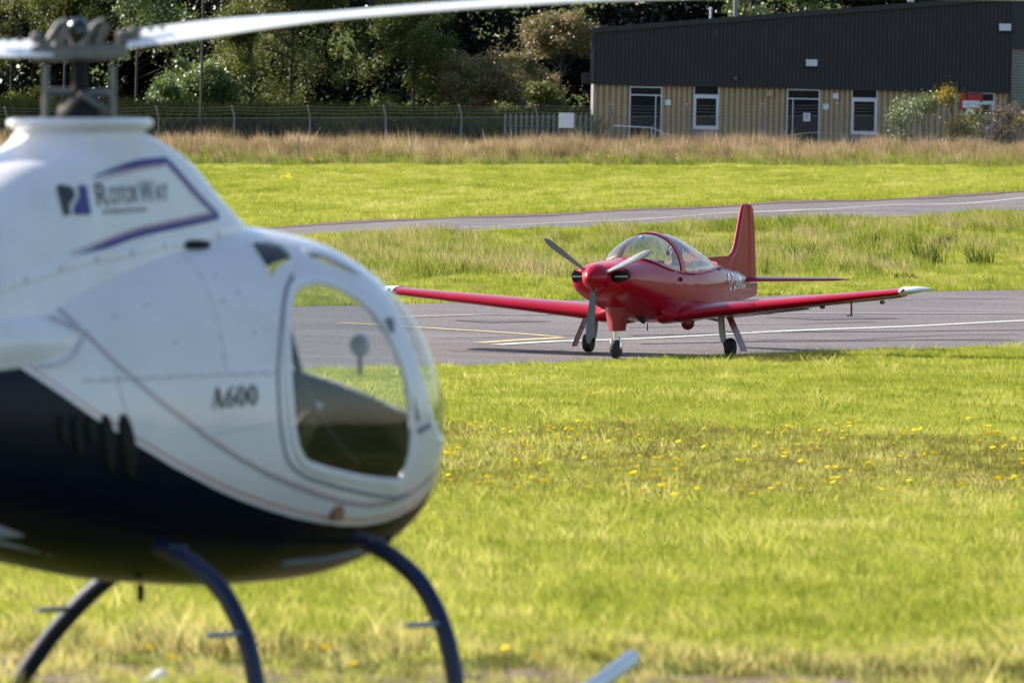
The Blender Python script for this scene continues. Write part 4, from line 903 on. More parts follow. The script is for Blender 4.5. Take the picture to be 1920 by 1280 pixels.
plane = empty('light_aircraft'); PM = Matrix.Translation(org)@Matrix((xax, yax, zax)).transposed().to_4x4(); zr = Matrix.Rotation(PROLL, 4, 'X'); PM = PM@zr; plane.matrix_world = PM
tag(plane, 'red low-wing light aeroplane with bubble canopy on the taxiway', 'aeroplane')
PX = [2.44,2.41,2.36,2.2,1.9,1.5,1.1,.7,.3,-.5,-1.3,-2.,-2.8,-3.5,-3.9]
PT = [1.17,1.225,1.255,1.285,1.31,1.33,1.345,1.34,1.315,1.28,1.245,1.19,1.085,.985,.95]
PB = [1.02,.93,.875,.80,.715,.61,.53,.47,.44,.43,.47,.53,.60,.655,.69]
PW = [.16,.29,.36,.425,.45,.47,.49,.51,.52,.51,.44,.34,.22,.115,.055]
PO = np.argsort(PX); _px = np.array(PX)[PO]
def p_st(x): return (pchip(_px, np.array(PT)[PO], x), pchip(_px, np.array(PB)[PO], x), pchip(_px, np.array(PW)[PO], x))
PE = 2/2.35
def p_y(x, z):
    T, B, W = p_st(x); m = B+.55*(T-B); q = np.where(z > m, (z-m)/(T-m+1e-9), (m-z)/(m-B+1e-9)); q = np.clip(q, 0, 1); sn = q**(1/PE); return W*np.sqrt(np.clip(1-sn*sn, 0, 1))**PE
def p_ztop(x, y):
    T, B, W = p_st(x); m = B+.55*(T-B); c = np.clip(np.abs(y)/W, 0, 1)**(1/PE); return m+(T-m)*np.sqrt(np.clip(1-c*c, 0, 1))**PE
def p_pt(x, z, side=1, off=.004):
    e = .006; y = float(p_y(x, z)); dyx = (float(p_y(x+e, z))-float(p_y(x-e, z)))/(2*e); dyz = (float(p_y(x, z+e))-float(p_y(x, z-e)))/(2*e)
    n = Vector((-dyx, 1, -dyz)).normalized(); p = Vector((x, y, z))+n*off; return Vector((p.x, side*p.y, p.z))
CX = [1.33,1.28,1.15,.95,.65,.32,0.,-.4,-.8,-1.2,-1.55,-1.8,-1.95]
CZ = [1.35,1.40,1.475,1.555,1.625,1.65,1.64,1.575,1.475,1.36,1.26,1.205,1.185]
CW = [.07,.20,.34,.42,.465,.48,.48,.465,.43,.37,.28,.17,.05]
CO = np.argsort(CX); _cx = np.array(CX)[CO]
c_z = lambda x: pchip(_cx, np.array(CZ)[CO], x); c_w = lambda x: pchip(_cx, np.array(CW)[CO], x)
# fuselage skin with the cockpit opening cut out
xs = np.r_[np.linspace(-3.9, 2.2, 150), 2.2+.24*np.sin(np.linspace(0, 1, 24)[1:]*math.pi/2)]; NP = 128; ph = np.linspace(0, 2*np.pi, NP, endpoint=False)
T, B, W = p_st(xs); mz = B+.55*(T-B); cy = np.sign(np.cos(ph))*abs(np.cos(ph))**PE; sz = np.sign(np.sin(ph))*abs(np.sin(ph))**PE
V = np.stack([np.repeat(xs[:, None], NP, 1), W[:, None]*cy, mz[:, None]+np.where(sz > 0, (T-mz)[:, None]*sz, (mz-B)[:, None]*sz)], -1).reshape(-1, 3); ns = len(xs)
i, k = np.meshgrid(np.arange(ns-1), np.arange(NP), indexing='ij'); Fq = np.stack([i*NP+k, (i+1)*NP+k, (i+1)*NP+(k+1) % NP, i*NP+(k+1) % NP], -1).reshape(-1, 4); cen = V[Fq].mean(1)
hole = (cen[:, 2] > 1.08) & (np.abs(cen[:, 1]) < np.where((cen[:, 0] > -1.4) & (cen[:, 0] < .98), c_w(np.clip(cen[:, 0], -2, 1.3))-.07, 0))
# cheek intakes: cut into the nose
intake = lambda c: (c[:, 0] > 2.15) & (((np.abs(c[:, 1])-.30)/.105)**2+((c[:, 2]-1.11)/.078)**2 < 1)
hole |= intake(cen)
F = [tuple(q) for q in Fq[~hole]]+[tuple(range(NP)), tuple((ns-1)*NP+q for q in range(NP-1, -1, -1))]
fus = obj('fuselage', V, F, M['red'], plane, True); fix_normals(fus.data); auto_smooth(fus, 50)
hull = obj('cockpit_tub', [(x*.985, y*.93, 1.02+(z-1.02)*.9-.03) for x, y, z in V[(cen.shape[0] and 0):]], [tuple(q) for q in Fq[~hole & (cen[:, 0] < 1.1) & (cen[:, 0] > -1.8)]], M['hull_dark'], plane, True)
for sd in (-1, 1):
    MB().lathe([(.10,-.2),(.115,-.02),(.11,.0)], 20, 'x', (2.28, sd*.30, 1.11)).build('air_intake', M['hull_dark'], fus, True)
    MB().box(2.27, 2.30, sd*.30-.09, sd*.30+.09, 1.10, 1.122).build('intake_vane', M['gear_grey'], fus)
MB().lathe([(.075,-.06),(.08,.0),(.06,.005),(0,.006)], 18, 'x', (2.335, -.02, .93)).build('carburettor_intake', M['hull_dark'], fus, True)
# spinner and propeller
MB().lathe([(.185,0),(.185,.02),(.172,.1),(.14,.19),(.095,.26),(.05,.305),(.015,.325),(0,.327)], 28, 'x', (2.42, 0, 1.10)).build('spinner', M['red'], plane, True)
prop = empty('propeller'); prop.parent = plane; prop.location = (2.50, 0, 1.10)
for k, an in enumerate((144, 264, 24)):
    rings = []
    for q in np.linspace(0, 1, 16):
        r_ = .12+.76*q; c = .75*(.075+.075*math.sin(min(1, q*1.5)*math.pi*.6))*(1 if q < .8 else math.sqrt(max(.03, 1-((q-.8)/.2)**2))); tw = RAD(58-38*q); th = .03*(1-.7*q)
        ring = []
        for a in np.linspace(0, 2*math.pi, 12, endpoint=False):
            u, v = c*.5*math.cos(a), th*.5*math.sin(a); ring.append((u*math.sin(tw)+v*math.cos(tw), u*math.cos(tw)-v*math.sin(tw), r_))
        rings.append(ring)
    R_ = Matrix.Rotation(RAD(an-90), 3, 'X')
    b = MB().loft([[tuple(R_@Vector(p)) for p in rg] for rg in rings]).build('propeller_blade', M['prop'], prop, True)
# wings
def airfoil(c, t, n=22):
    up = []; lo = []
    for q in np.linspace(0, 1, n):
        x = 1-math.cos(q*math.pi/2) if False else .5*(1-math.cos(q*math.pi)); y = 5*t*(.2969*math.sqrt(x)-.126*x-.3516*x*x+.2843*x**3-.1036*x**4); cam_ = .02*4*x*(1-x)
        up.append((-x*c, (cam_+y)*c)); lo.append((-x*c, (cam_-y)*c))
    return up+lo[-2:0:-1]
def wing(sd):
    rings = []; tips = []
    for y in np.r_[np.linspace(.30, 3.62, 18)]:
        s = (y-.3)/3.7; c = 1.62-.80*s; le = .93-.30*s; z = .56+.096*(y-.5); t = .15-.04*s
        rings.append([(le+a, sd*y, z+b-.01*(le+a-.5)+.035*a) for a, b in airfoil(c, t)])
    w = MB().loft(rings).build('wing', M['red'], plane, True)
    for q in np.linspace(0, 1, 12):
        y = 3.622+.30*q; s = (y-.3)/3.7; k = math.sqrt(max(.002, 1-q**2.4)); c = (1.62-.80*s)*(.35+.65*k); le = .93-.30*s-.32*(1-k); z = .56+.096*(y-.5)+.01; t = (.15-.04*s)*(.25+.75*k)*1.08
        tips.append([(le+a, sd*y, z+b-.01*(le+a-.5)+.035*a) for a, b in airfoil(c*1.012, t)])
    MB().loft(tips).build('wing_tip', M['tip_white'], w, True)
    MB().lathe([(0,-.05),(.02,-.03),(.028,.02),(.02,.06),(0,.075)], 10, 'x', (.60, sd*3.68, .885)).build('navigation_light', M['red_dull'] if sd > 0 else surface('green lens', (.02, .2, .08), .2), w, True)
    for y0, y1, nm in ((.75, 2.0, 'flap'), (2.04, 3.45, 'aileron')):
        V_ = []
        for y in (y0, y1):
            s = (y-.3)/3.7; c = 1.62-.80*s; le = .93-.30*s; xt = le-c; z = .56+.096*(y-.5)+.035*-c+.012
            V_ += [(xt+.26, sd*y, z+.012), (xt-.012, sd*y, z-.02-(.05 if nm == 'flap' else .012)), (xt+.26, sd*y, z-.045)]
        MB().add(V_, [(0,1,4,3),(1,2,5,4),(2,0,3,5),(0,2,1),(3,4,5)]).build(nm, M['red_dull'], w)
    # root fillet
    fr_ = []
    for q in np.linspace(0, 1, 7):
        y = .38+.22*q; c = 1.74-.16*q; le = .965-.045*q; z = .56+.05*(1-q)**2; fr_.append([(le+a, sd*y, z+b*(1+.25*(1-q))+.03*a) for a, b in airfoil(c, .15)])
    MB().loft(fr_).build('wing_fillet', M['red'], w, True)
    return w
wl = wing(1); wr = wing(-1)
pt_ = MB(); pt_.tube([(.25,2.83,.74),(.25,2.83,.545)], .014, 8); pt_.tube([(.22,2.83,.545),(.42,2.83,.545)], .011, 8); pt_.build('pitot_tube', M['red_dull'], wl, True)
for y in (2.25, 3.1): MB().lathe([(0,-.12),(.025,-.06),(.03,0),(.02,.06),(0,.09)], 8, 'x', (-.25, y, .645+.075*(y-2.25))).build('hinge_fairing', M['red_dull'], wl, True)
# tail
fin = MB()
fp = smooth_open([(-1.95,1.18),(-1.97,1.268),(-2.3,1.27),(-2.78,1.265),(-2.95,1.30),(-3.08,1.42),(-3.2,1.62),(-3.3,1.8),(-3.38,1.94),(-3.45,1.99),(-3.6,2.0)], 3)
rings = []
def finz(z0, xl, xt, th): return [(xl+(xt-xl)*q, th*s*math.sqrt(max(0, min(1, q*5)))*(1-q*.82), z0) for s, qs in ((1, (0,.06,.15,.3,.5,.75,1)), (-1, (.75,.5,.3,.15,.06))) for q in qs]
LEZ = [(.88,-2.75),(1.2,-2.75),(1.27,-2.8),(1.33,-2.99),(1.42,-3.08),(1.62,-3.2),(1.8,-3.3),(1.93,-3.38),(1.975,-3.43),(1.99,-3.52)]
for z0, xl_ in LEZ: rings.append(finz(z0, xl_, -3.66 if z0 < 1.98 else -3.62, .045 if z0 < 1.9 else .03))
MB().loft(rings).build('fin', M['red'], plane, True)
rings = [finz(z0, -3.664, xt, .022) for z0, xt in ((.70,-3.90),(.9,-3.99),(1.3,-3.97),(1.7,-3.93),(1.9,-3.89),(1.97,-3.83))]
rd = MB().loft(rings).build('rudder', M['red'], plane, True)
MB().loft([[(x, s*.018*(1 if z < 1.27 else .4), z) for x, s, z in ((xa,1,z0),(xb,1,z0),(xb,-1,z0),(xa,-1,z0))] for z0, xa, xb in ((1.05,-1.9,-2.9),(1.2,-1.92,-2.9),(1.265,-1.95,-2.9),(1.275,-2.0,-2.9))]).build('dorsal_fin', M['red'], plane)
MB().tube([(-3.94,0,.80),(-4.03,0,.82)], .022, 8).build('tail_light', M['chrome'], rd, True)
for sd in (-1, 1):
    rings = []
    for y in np.linspace(.04, 1.5, 12):
        s = y/1.5; c = .86-.38*s; le = -3.08-.22*s; k = 1 if s < .9 else math.sqrt(max(.05, 1-((s-.9)/.11)**2)); rings.append([(le-c*.5*(1-k)+a*(.4+.6*k), sd*y, .93+b*k) for a, b in airfoil(c, .085)])
    st_ = MB().loft(rings).build('tailplane', M['red'], plane, True)
# canopy
rings = []; n = 40
cxs = np.r_[1.33-.05*np.linspace(0, 1, 6)**2*0-np.linspace(0, .15, 6), np.linspace(1.15, -1.95, 60)]
def c_ring(x, grow=0., n=40, a0=0., a1=math.pi):
    w_ = float(c_w(x))+grow; zc = float(c_z(x))+grow; zs = min(float(p_ztop(x, min(w_, float(p_st(x)[2])*.98))), zc-.03)-.03
    return [(x, w_*math.cos(q), zs+(zc-zs)*math.sin(q)**.9) for q in np.linspace(a0, a1, n)]
MB().loft([c_ring(x) for x in cxs if x > .425], False, False).build('windscreen', M['canopy'], plane, True)
MB().loft([c_ring(x) for x in np.linspace(.29, -1.94, 56)], False, False).build('canopy_glass', M['canopy'], plane, True)
def hoop(xa, xb, grow, name, mat):
    R1 = [c_ring(x, grow) for x in np.linspace(xa, xb, 5)]; R0 = c_ring(xa, -.02); R9 = c_ring(xb, -.02); return MB().loft([R0]+R1+[R9], False, False).build(name, mat, plane, True)
hoop(.43, .285, .016, 'windscreen_bow', M['red'])
def edge_strip(x0, x1, w, name, mat, inner=.0):
    for sd in (1, -1):
        P = []
        for x in np.linspace(x0, x1, 40):
            w_ = float(c_w(x)); zc = float(p_ztop(x, min(w_, float(p_st(x)[2])*.98))); P.append((x, sd*(w_+.004), zc+.008))
        MB().tube(P, w, 6).build(name, mat, plane, True)
edge_strip(.32, -1.9, .022, 'canopy_sill', M['red']); edge_strip(1.29, .32, .012, 'windscreen_sill', M['red_dull'])
MB().loft([c_ring(x, .006, 8, math.pi*.47, math.pi*.53) for x in np.linspace(.3, -1.8, 24)], False, False).build('canopy_spine', M['red'], plane, True)
MB().lathe([(0,-.03),(.03,-.02),(.04,0),(.03,.02),(0,.03)], 10, 'z', (.42, -.08, 1.595)).build('rear_mirror', M['alu'], plane, True)
# cockpit
mb = MB(); mb.prism([(.62,1.0),(.98,1.0),(1.0,1.22),(.80,1.29),(.62,1.28)], -.31, .31); mb.build('instrument_panel', M['hull_dark'], plane, bevel=.02)
for y in (-.23, .23):
    s = MB(); s.prism([(-.27,.75),(-.12,.75),(-.24,1.26),(-.34,1.28),(-.40,1.22)], y-.19, y+.19); s.prism([(-.12,.66),(.33,.70),(.33,.80),(-.12,.78)], y-.19, y+.19); s.build('seat', M['seat_red'], plane, bevel=.03)
    MB().tube([(.15,y,.8),(.22,y,.98)], .012, 6).build('control_stick', M['black'], plane)
MB().prism([(-.62,.7),(-.60,.7),(-.95,1.16),(-1.5,1.15),(-1.5,.7)], -.36, .36).build('parcel_shelf', surface('blue grey lining', (.10,.14,.22), .8), plane)
# lettering, small marks
lettering('registration', [('G', 0, .17, 0, .24, .005), ('-', .21, .28, .10, .135, .0), ('DAMID', .32, 1.16, 0, .24, .012)], lambda u, v: p_pt(-1.78-u*1.06, .815+v+.05*u*.4, 1, .009), M['tip_white'], fus)
lettering('registration', [('G', 0, .17, 0, .24, .005), ('-', .21, .28, .10, .135, .0), ('DAMID', .32, 1.16, 0, .24, .012)], lambda u, v: p_pt(-2.97+u*1.06, .815+v+.02*(1.12-u), -1, .009), M['tip_white'], fus)
MB().add(*patch(p_pt, [(.70,1.15),(.62,1.17),(.56,1.165),(.53,1.13),(.60,1.125),(.66,1.13)], 1, .004)).build('badge_print', M['tip_white'], fus)
MB().lathe([(0,-.03),(.03,-.02),(.035,0),(.02,.03),(0,.035)], 10, 'z', p_pt(.55, 1.03, 1, .0)).build('fresh_air_inlet', M['hull_dark'], fus, True)
MB().tube([(.55,.03,.44),(.54,.03,.34)], .008, 6).build('drain_tube', M['black'], plane)
for y in (.12, -.12): MB().tube([(1.3,y,.62),(1.1,y,.52),(.95,y,.475)], .032, 10).build('exhaust_pipe', M['hull_dark'], plane, True)
# undercarriage
def wheel(parent, c, r_, w, nm='wheel'):
    t_ = MB().lathe([(r_*.55,-w*.5),(r_*.85,-w*.52),(r_*.97,-w*.32),(r_,0),(r_*.97,w*.32),(r_*.85,w*.52),(r_*.55,w*.5)], 24, 'y', c).build(nm, M['tyre'], parent, True)
    MB().lathe([(0,-w*.42),(r_*.2,-w*.44),(r_*.5,-w*.36),(r_*.56,-w*.48),(r_*.56,w*.48),(r_*.5,w*.36),(r_*.2,w*.44),(0,w*.42)], 18, 'y', c).build('hub', M['gear_grey'], t_, True)
ng = empty('nose_gear'); ng.parent = plane
rg = [[(1.70+a, b*wd, z) for a, b in ((.10,-.6),(.13,0),(.10,.6),(.02,1),(-.16,.9),(-.16,-.9),(.02,-1))] for z, wd in ((.80,.155),(.70,.15),(.58,.132),(.46,.108),(.37,.088))]
MB().loft(rg).build('leg_fairing', M['red_dull'], ng, True)
MB().tube([(1.70,0,.42),(1.70,0,.265)], .032, 10).build('oleo_strut', M['chrome'], ng, True)
fk = MB(); fk.tube([(1.70,-.06,.13),(1.70,-.065,.24),(1.70,-.045,.28),(1.70,.045,.28),(1.70,.065,.24),(1.70,.06,.13)], .017, 8); fk.build('fork', M['chrome'], ng, True)
wheel(ng, (1.70,0,.13), .13, .095)
for sd in (-1, 1):
    mg = empty('main_gear'); mg.parent = plane; mg.location.z = -sd*math.tan(PROLL)*1.0
    MB().tube([(.05,sd*.90,.60),(.03,sd*.92,.30),(.02,sd*.935,.2)], [.048,.045,.036], 10).build('oleo_strut', M['gear_grey'], mg, True)
    MB().tube([(.02,sd*.935,.27),(.0,sd*.94,.16),(0,sd*1.02,.13)], .026, 8).build('axle_arm', M['hull_dark'], mg, True)
    MB().tube([(.05,sd*.90,.49),(.1,sd*.62,.55)], .018, 8).build('drag_brace', M['gear_grey'], mg, True)
    MB().tube([(.05,sd*.92,.36),(.02,sd*1.10,.33)], .007, 6).build('door_link', M['gear_grey'], mg)
    wheel(mg, (0,sd*1.02,.13), .13, .105)
    d = MB(); rg = [[(xa, sd*(yy+o_), z) for xa, o_ in ((.12,0),(.13,.008),(-.10,.02),(-.11,.012))] for z, yy in ((.585,.985),(.40,1.07),(.22,1.155),(.08,1.21))]
    d.loft(rg); d.build('gear_door', M['red_dull'], mg)
    MB().lathe([(0,-.13),(.05,-.1),(.085,-.03),(.09,.03),(.06,.11),(0,.15)], 14, 'x', (.32, sd*.53, .435)).build('gear_blister', M['red_dull'], plane, True)
# pilot in the left seat: one skinned body, head and headset as children
def pilot():
    J = {'pel':(-.28,.23,.86,.13,.12),'waist':(-.29,.23,1.0,.135,.10),'chest':(-.30,.23,1.16,.16,.11),'neckb':(-.29,.23,1.28,.09,.07),'neck':(-.275,.23,1.335,.05,.05),'head0':(-.262,.23,1.40,.066,.072),'head1':(-.262,.23,1.47,.074,.082),'head2':(-.27,.23,1.535,.05,.056),
         'shl':(-.29,.38,1.235,.06,.06),'ell':(-.17,.41,1.03,.045,.045),'wrl':(.02,.36,1.02,.032,.032),'hal':(.09,.34,1.03,.035,.03),'shr':(-.29,.08,1.235,.06,.06),'elr':(-.17,.04,1.03,.045,.045),'wrr':(.02,.1,1.0,.032,.032),'har':(.1,.13,1.0,.035,.03),
         'hil':(-.25,.31,.86,.09,.09),'knl':(.18,.32,.93,.065,.065),'fol':(.5,.32,.66,.05,.05),'hir':(-.25,.15,.86,.09,.09),'knr':(.18,.14,.93,.065,.065),'for':(.5,.14,.66,.05,.05)}
    E_ = [('pel','waist'),('waist','chest'),('chest','neckb'),('neckb','neck'),('neck','head0'),('head0','head1'),('head1','head2'),('chest','shl'),('shl','ell'),('ell','wrl'),('wrl','hal'),('chest','shr'),('shr','elr'),('elr','wrr'),('wrr','har'),('pel','hil'),('hil','knl'),('knl','fol'),('pel','hir'),('hir','knr'),('knr','for')]
    J = {q: (v[0]+.18, v[1]-.03, v[2]-(.0 if q[:2] in ('hi','kn','fo','pe') else .075), v[3], v[4]) for q, v in J.items()}; ks = list(J); me = bpy.data.meshes.new('person'); me.from_pydata([J[q][:3] for q in ks], [(ks.index(a), ks.index(b)) for a, b in E_], [])
    o = bpy.data.objects.new('person', me); COL.objects.link(o)
    sk = o.modifiers.new('skin', 'SKIN'); ss = o.modifiers.new('sub', 'SUBSURF'); ss.levels = 2; ss.render_levels = 2
    for q, v in zip(ks, me.skin_vertices[0].data): v.radius = J[q][3:5]; v.use_root = (q == 'pel')
    bpy.context.view_layer.update(); dg = bpy.context.evaluated_depsgraph_get(); m2 = bpy.data.meshes.new_from_object(o.evaluated_get(dg)); o.modifiers.clear(); o.data = m2
    m2.materials.clear(); m2.materials.append(surface('navy jacket', (.03,.035,.07), .8)); m2.materials.append(surface('skin', (.42,.22,.16), .5))
    for p in m2.polygons:
        c = p.center; p.material_index = 1 if (c.z > 1.245 or (c.x > .22 and c.z > .9)) else 0; p.use_smooth = True
    o.matrix_world = PM; tag(o, 'person in a dark jacket with a headset, seated in the red aeroplane', 'person')
    hd = lambda x, y, z: (x+.18, .20+y, z-.075)
    MB().lathe([(.088,-.02),(.09,.02),(.08,.06),(.05,.09),(0,.098)], 18, 'z', hd(-.285,0,1.475)).build('hair', surface('grey hair', (.16,.13,.11), .8), o, True)
    hs = MB(); hs.tube([hd(-.26,-.092,1.47), hd(-.265,-.085,1.55), hd(-.27,0,1.592), hd(-.265,.085,1.55), hd(-.26,.092,1.47)], .011, 8)
    for s in (-1, 1): hs.lathe([(.036,-.018),(.04,0),(.036,.018)], 14, 'y', hd(-.26, s*.09, 1.455))
    hs.tube([hd(-.26,.10,1.44), hd(-.2,.09,1.40), hd(-.165,.04,1.395)], .006, 6); hs.build('headset', M['black'], o, True)
    MB().tube([hd(-.178,0,1.485), hd(-.165,0,1.46), hd(-.172,0,1.44)], [.008,.014,.01], 8).build('nose', m2.materials[1], o, True)
    for s in (-1, 1): MB().lathe([(0,-.006),(.012,0),(0,.006)], 8, 'x', hd(-.19, s*.03, 1.485)).build('eye', M['black'], o)
    MB().box(-.007, -.002, .175, .225, 1.335, 1.343).build('mouth', surface('lips', (.3,.1,.09), .5), o)
pilot()
# ================================================================== grass, dry stalks, flowers
def tuft_mesh(name, nb, rad, h0, h1, w, lean, mat, seed, segs=2, droop=.3):
    r = np.random.default_rng(seed); V = []; F = []
    for _ in range(nb):
        a = r.uniform(0, 6.283); q = rad*math.sqrt(r.uniform()); x, y = q*math.cos(a), q*math.sin(a); h = r.uniform(h0, h1); wd = w*r.uniform(.7, 1.3)
        fa = r.uniform(0, 3.1416); lx, ly = r.normal(0, lean)-lean*.6, r.normal(0, lean); dx, dy = math.cos(fa)*wd/2, math.sin(fa)*wd/2; n = len(V)
        for s in range(segs+1):
            t = s/segs; c = t*t*droop+t*(1-droop)
            px, py, pz = x+lx*h*c, y+ly*h*c, h*t*(1-.15*t*abs(lx))
            if s < segs: k = 1-.45*t; V += [(px-dx*k, py-dy*k, pz), (px+dx*k, py+dy*k, pz)]
            else: V.append((px, py, pz))
        for s in range(segs-1): F.append((n+2*s, n+2*s+1, n+2*s+3, n+2*s+2))
        F.append((n+2*segs-2, n+2*segs-1, n+2*segs))
    me = bpy.data.meshes.new(name); me.from_pydata(V, [], F); me.materials.append(mat)
    me.polygons.foreach_set("use_smooth", [True]*len(me.polygons)); return me
def scatter(name, pts, scl, tint, idx, meshes, label, cat, rotz=None):
    c = bpy.data.collections.new(name+'_kinds'); 
    for k, me in enumerate(meshes):
        o = bpy.data.objects.new('%s_kind_%d' % (name, k), me); c.objects.link(o)
    n = len(pts); me = bpy.data.meshes.new(name); me.vertices.add(n); me.vertices.foreach_set('co', np.asarray(pts, np.float32).ravel())
    rot = np.zeros((n, 3), np.float32); rot[:, 2] = rng.normal(0, .7, n) if rotz is None else rotz
    me.attributes.new('rot', 'FLOAT_VECTOR', 'POINT').data.foreach_set('vector', rot.ravel())
    s3 = np.asarray(scl, np.float32); s3 = np.stack([s3*rng.uniform(.85, 1.2, n), s3*rng.uniform(.85, 1.2, n), s3], -1) if s3.ndim == 1 else s3
    me.attributes.new('scl', 'FLOAT_VECTOR', 'POINT').data.foreach_set('vector', s3.astype(np.float32).ravel())
    me.attributes.new('itint', 'FLOAT', 'POINT').data.foreach_set('value', np.asarray(tint, np.float32))
    me.attributes.new('idx', 'INT', 'POINT').data.foreach_set('value', np.asarray(idx, np.int32))
    o = bpy.data.objects.new(name, me); COL.objects.link(o)
    g = bpy.data.node_groups.new(name, 'GeometryNodeTree')
    g.interface.new_socket('Geometry', in_out='INPUT', socket_type='NodeSocketGeometry'); g.interface.new_socket('Geometry', in_out='OUTPUT', socket_type='NodeSocketGeometry')
    gi = g.nodes.new('NodeGroupInput'); go = g.nodes.new('NodeGroupOutput'); ip = g.nodes.new('GeometryNodeInstanceOnPoints'); ci = g.nodes.new('GeometryNodeCollectionInfo')
    ci.inputs[0].default_value = c; ci.inputs[1].default_value = True; ci.inputs[2].default_value = True
    def na(nm, tp): q = g.nodes.new('GeometryNodeInputNamedAttribute'); q.data_type = tp; q.inputs[0].default_value = nm; return q.outputs[0]
    er = g.nodes.new('FunctionNodeEulerToRotation'); L = g.links.new
    L(na('rot', 'FLOAT_VECTOR'), er.inputs[0]); L(gi.outputs[0], ip.inputs['Points']); L(ci.outputs[0], ip.inputs['Instance']); ip.inputs['Pick Instance'].default_value = True
    L(na('idx', 'INT'), ip.inputs['Instance Index']); L(er.outputs[0], ip.inputs['Rotation']); L(na('scl', 'FLOAT_VECTOR'), ip.inputs['Scale']); L(ip.outputs[0], go.inputs[0])
    md = o.modifiers.new('scatter', 'NODES'); md.node_group = g
    return tag(o, label, cat, kind='stuff')
def vnoise(x, y, seed=0):
    """smooth value noise in 0..1"""
    def h(i, j): q = np.sin(i*127.1+j*311.7+seed*74.7)*43758.5453; return q-np.floor(q)
    i, j = np.floor(x), np.floor(y); f, g = x-i, y-j; f = f*f*(3-2*f); g = g*g*(3-2*g)
    return (h(i, j)*(1-f)+h(i+1, j)*f)*(1-g)+(h(i, j+1)*(1-f)+h(i+1, j+1)*f)*g
def fbm(x, y, s=0): return .5*vnoise(x, y, s)+.3*vnoise(x*2.1, y*2.1, s+1)+.2*vnoise(x*4.3, y*4.3, s+2)
def region(j0, j1, dens, margin=.075, t0=0., t1=1.):
    """points spread over the ground between two rows, within the field of view and a margin"""
    ya, yb = _ya[j0]+(_ya[j0+1]-_ya[j0])*0, _ya[j1]; lo, hi = ya-20, yb+20
    lo = max(lo, 26); ex = 4.0; n = int(dens*((hi*hi-lo*lo)*.064+2*ex*(hi-lo)))
    Y = rng.uniform(lo, hi, int(n*2.2)); Y = Y[rng.uniform(size=len(Y)) < (.064*Y+ex)/(.064*hi+ex)][:n]; X = rng.uniform(-1, 1, len(Y))*(.064*Y+ex)
    y0, _ = row_yz(j0, X); y1, _ = row_yz(j1, X); t = (Y-y0)/(y1-y0)
    k = (t > t0) & (t < t1); return X[k], Y[k], t[k]

GREEN = ((.16, .19, .02), (.33, .345, .05), (.47, .41, .15))
M['grass'] = leafmat('grass blade', *GREEN[:2], trans=.5, gloss=0., attr='itint', c3=GREEN[2])
M['long_grass'] = leafmat('long grass blade', (.09, .12, .018), (.28, .30, .045), trans=.45, gloss=0., attr='itint', c3=(.36, .29, .15))
M['dry_grass'] = leafmat('dry grass stalk', (.13, .12, .05), (.31, .205, .12), trans=.4, gloss=0., attr='itint', c3=(.52, .39, .27))
short = [tuft_mesh('turf', 24, .08, .03, .065, .0048, .4, M['grass'], s) for s in range(6)]
short += [tuft_mesh('turf_long', 16, .07, .05, .10, .005, .45, M['grass'], s+20) for s in range(3)]
tall = [tuft_mesh('meadow', 16, .09, .10, .26, .007, .38, M['long_grass'], s+40, 3) for s in range(5)]
dry = [tuft_mesh('dry', 14, .16, .35, .95, .012, .22, M['dry_grass'], s+60, 3, .5) for s in range(5)]
# near field up to the taxiway
X, Y, t = region(0, R_T1N, 120); k = Y > 28; X, Y, t = X[k], Y[k], t[k]
yn, _ = row_yz(R_T1N, X); edge = np.clip(1-(yn-Y)/2.2, 0, 1)
keep = (yn-Y) > .05+.35*vnoise(X*1.5, Y*.5, 3); X, Y, edge, yn = X[keep], Y[keep], edge[keep], yn[keep]
band_ = np.exp(-((Y-64)/9.)**2)          # worn, flowery band
nz = fbm(X*.7, Y*.22, 5); nf = fbm(X*2.3, Y*.9, 9)
sc = .75+.5*nz+.3*edge+1.6*np.clip(nf-.6, 0, 1)*2
sc *= np.where(rng.uniform(size=len(X)) < .05, 1.5, 1.)
nl = fbm(X*.25, Y*.06, 13)
ti = .42+.35*(nz-.5)+.7*(nf-.5)+.3*(nl-.5)+rng.normal(0, .2, len(X))+.24*band_+.06*edge+.13*np.clip((60-Y)/18, 0, 1)
ti += np.exp(-((Y-34.)/1.6)**2)*.5
keep = (Y > 34.6) | (rng.uniform(size=len(X)) < .35); X, Y, sc, ti = X[keep], Y[keep], sc[keep], ti[keep]
M['worn'] = leafmat('worn grass blade', (.10, .10, .022), (.21, .18, .045), trans=.45, gloss=0., attr='itint', c3=(.33, .24, .10))
worn = [tuft_mesh('worn_turf', 22, .08, .025, .07, .0048, .5, M['worn'], s+140) for s in range(4)]
bd = np.exp(-(np.clip(np.abs(Y-66)-8, 0, 99)/3.)**2)*.62*np.clip(.4+1.5*fbm(X*.8, Y*.2, 61), 0, 1.3)+.7*np.exp(-((Y-34.)/1.5)**2); wk = rng.uniform(size=len(X)) < bd
scatter('worn_grass', np.stack([X, Y, gz(X, Y)-.006], -1)[wk], sc[wk]*.9, np.clip(rng.normal(.45, .3, wk.sum()), 0, 1), rng.integers(0, 4, wk.sum()), worn, 'worn brownish grass in the flowery band of the near field', 'grass')
X, Y, sc, ti = X[~wk], Y[~wk], sc[~wk], ti[~wk]
scatter('grass', np.stack([X, Y, gz(X, Y)-.006], -1), sc, np.clip(ti, 0, 1), rng.integers(0, 9, len(X)), short, 'short sunlit yellow green grass in front of the taxiway', 'grass')
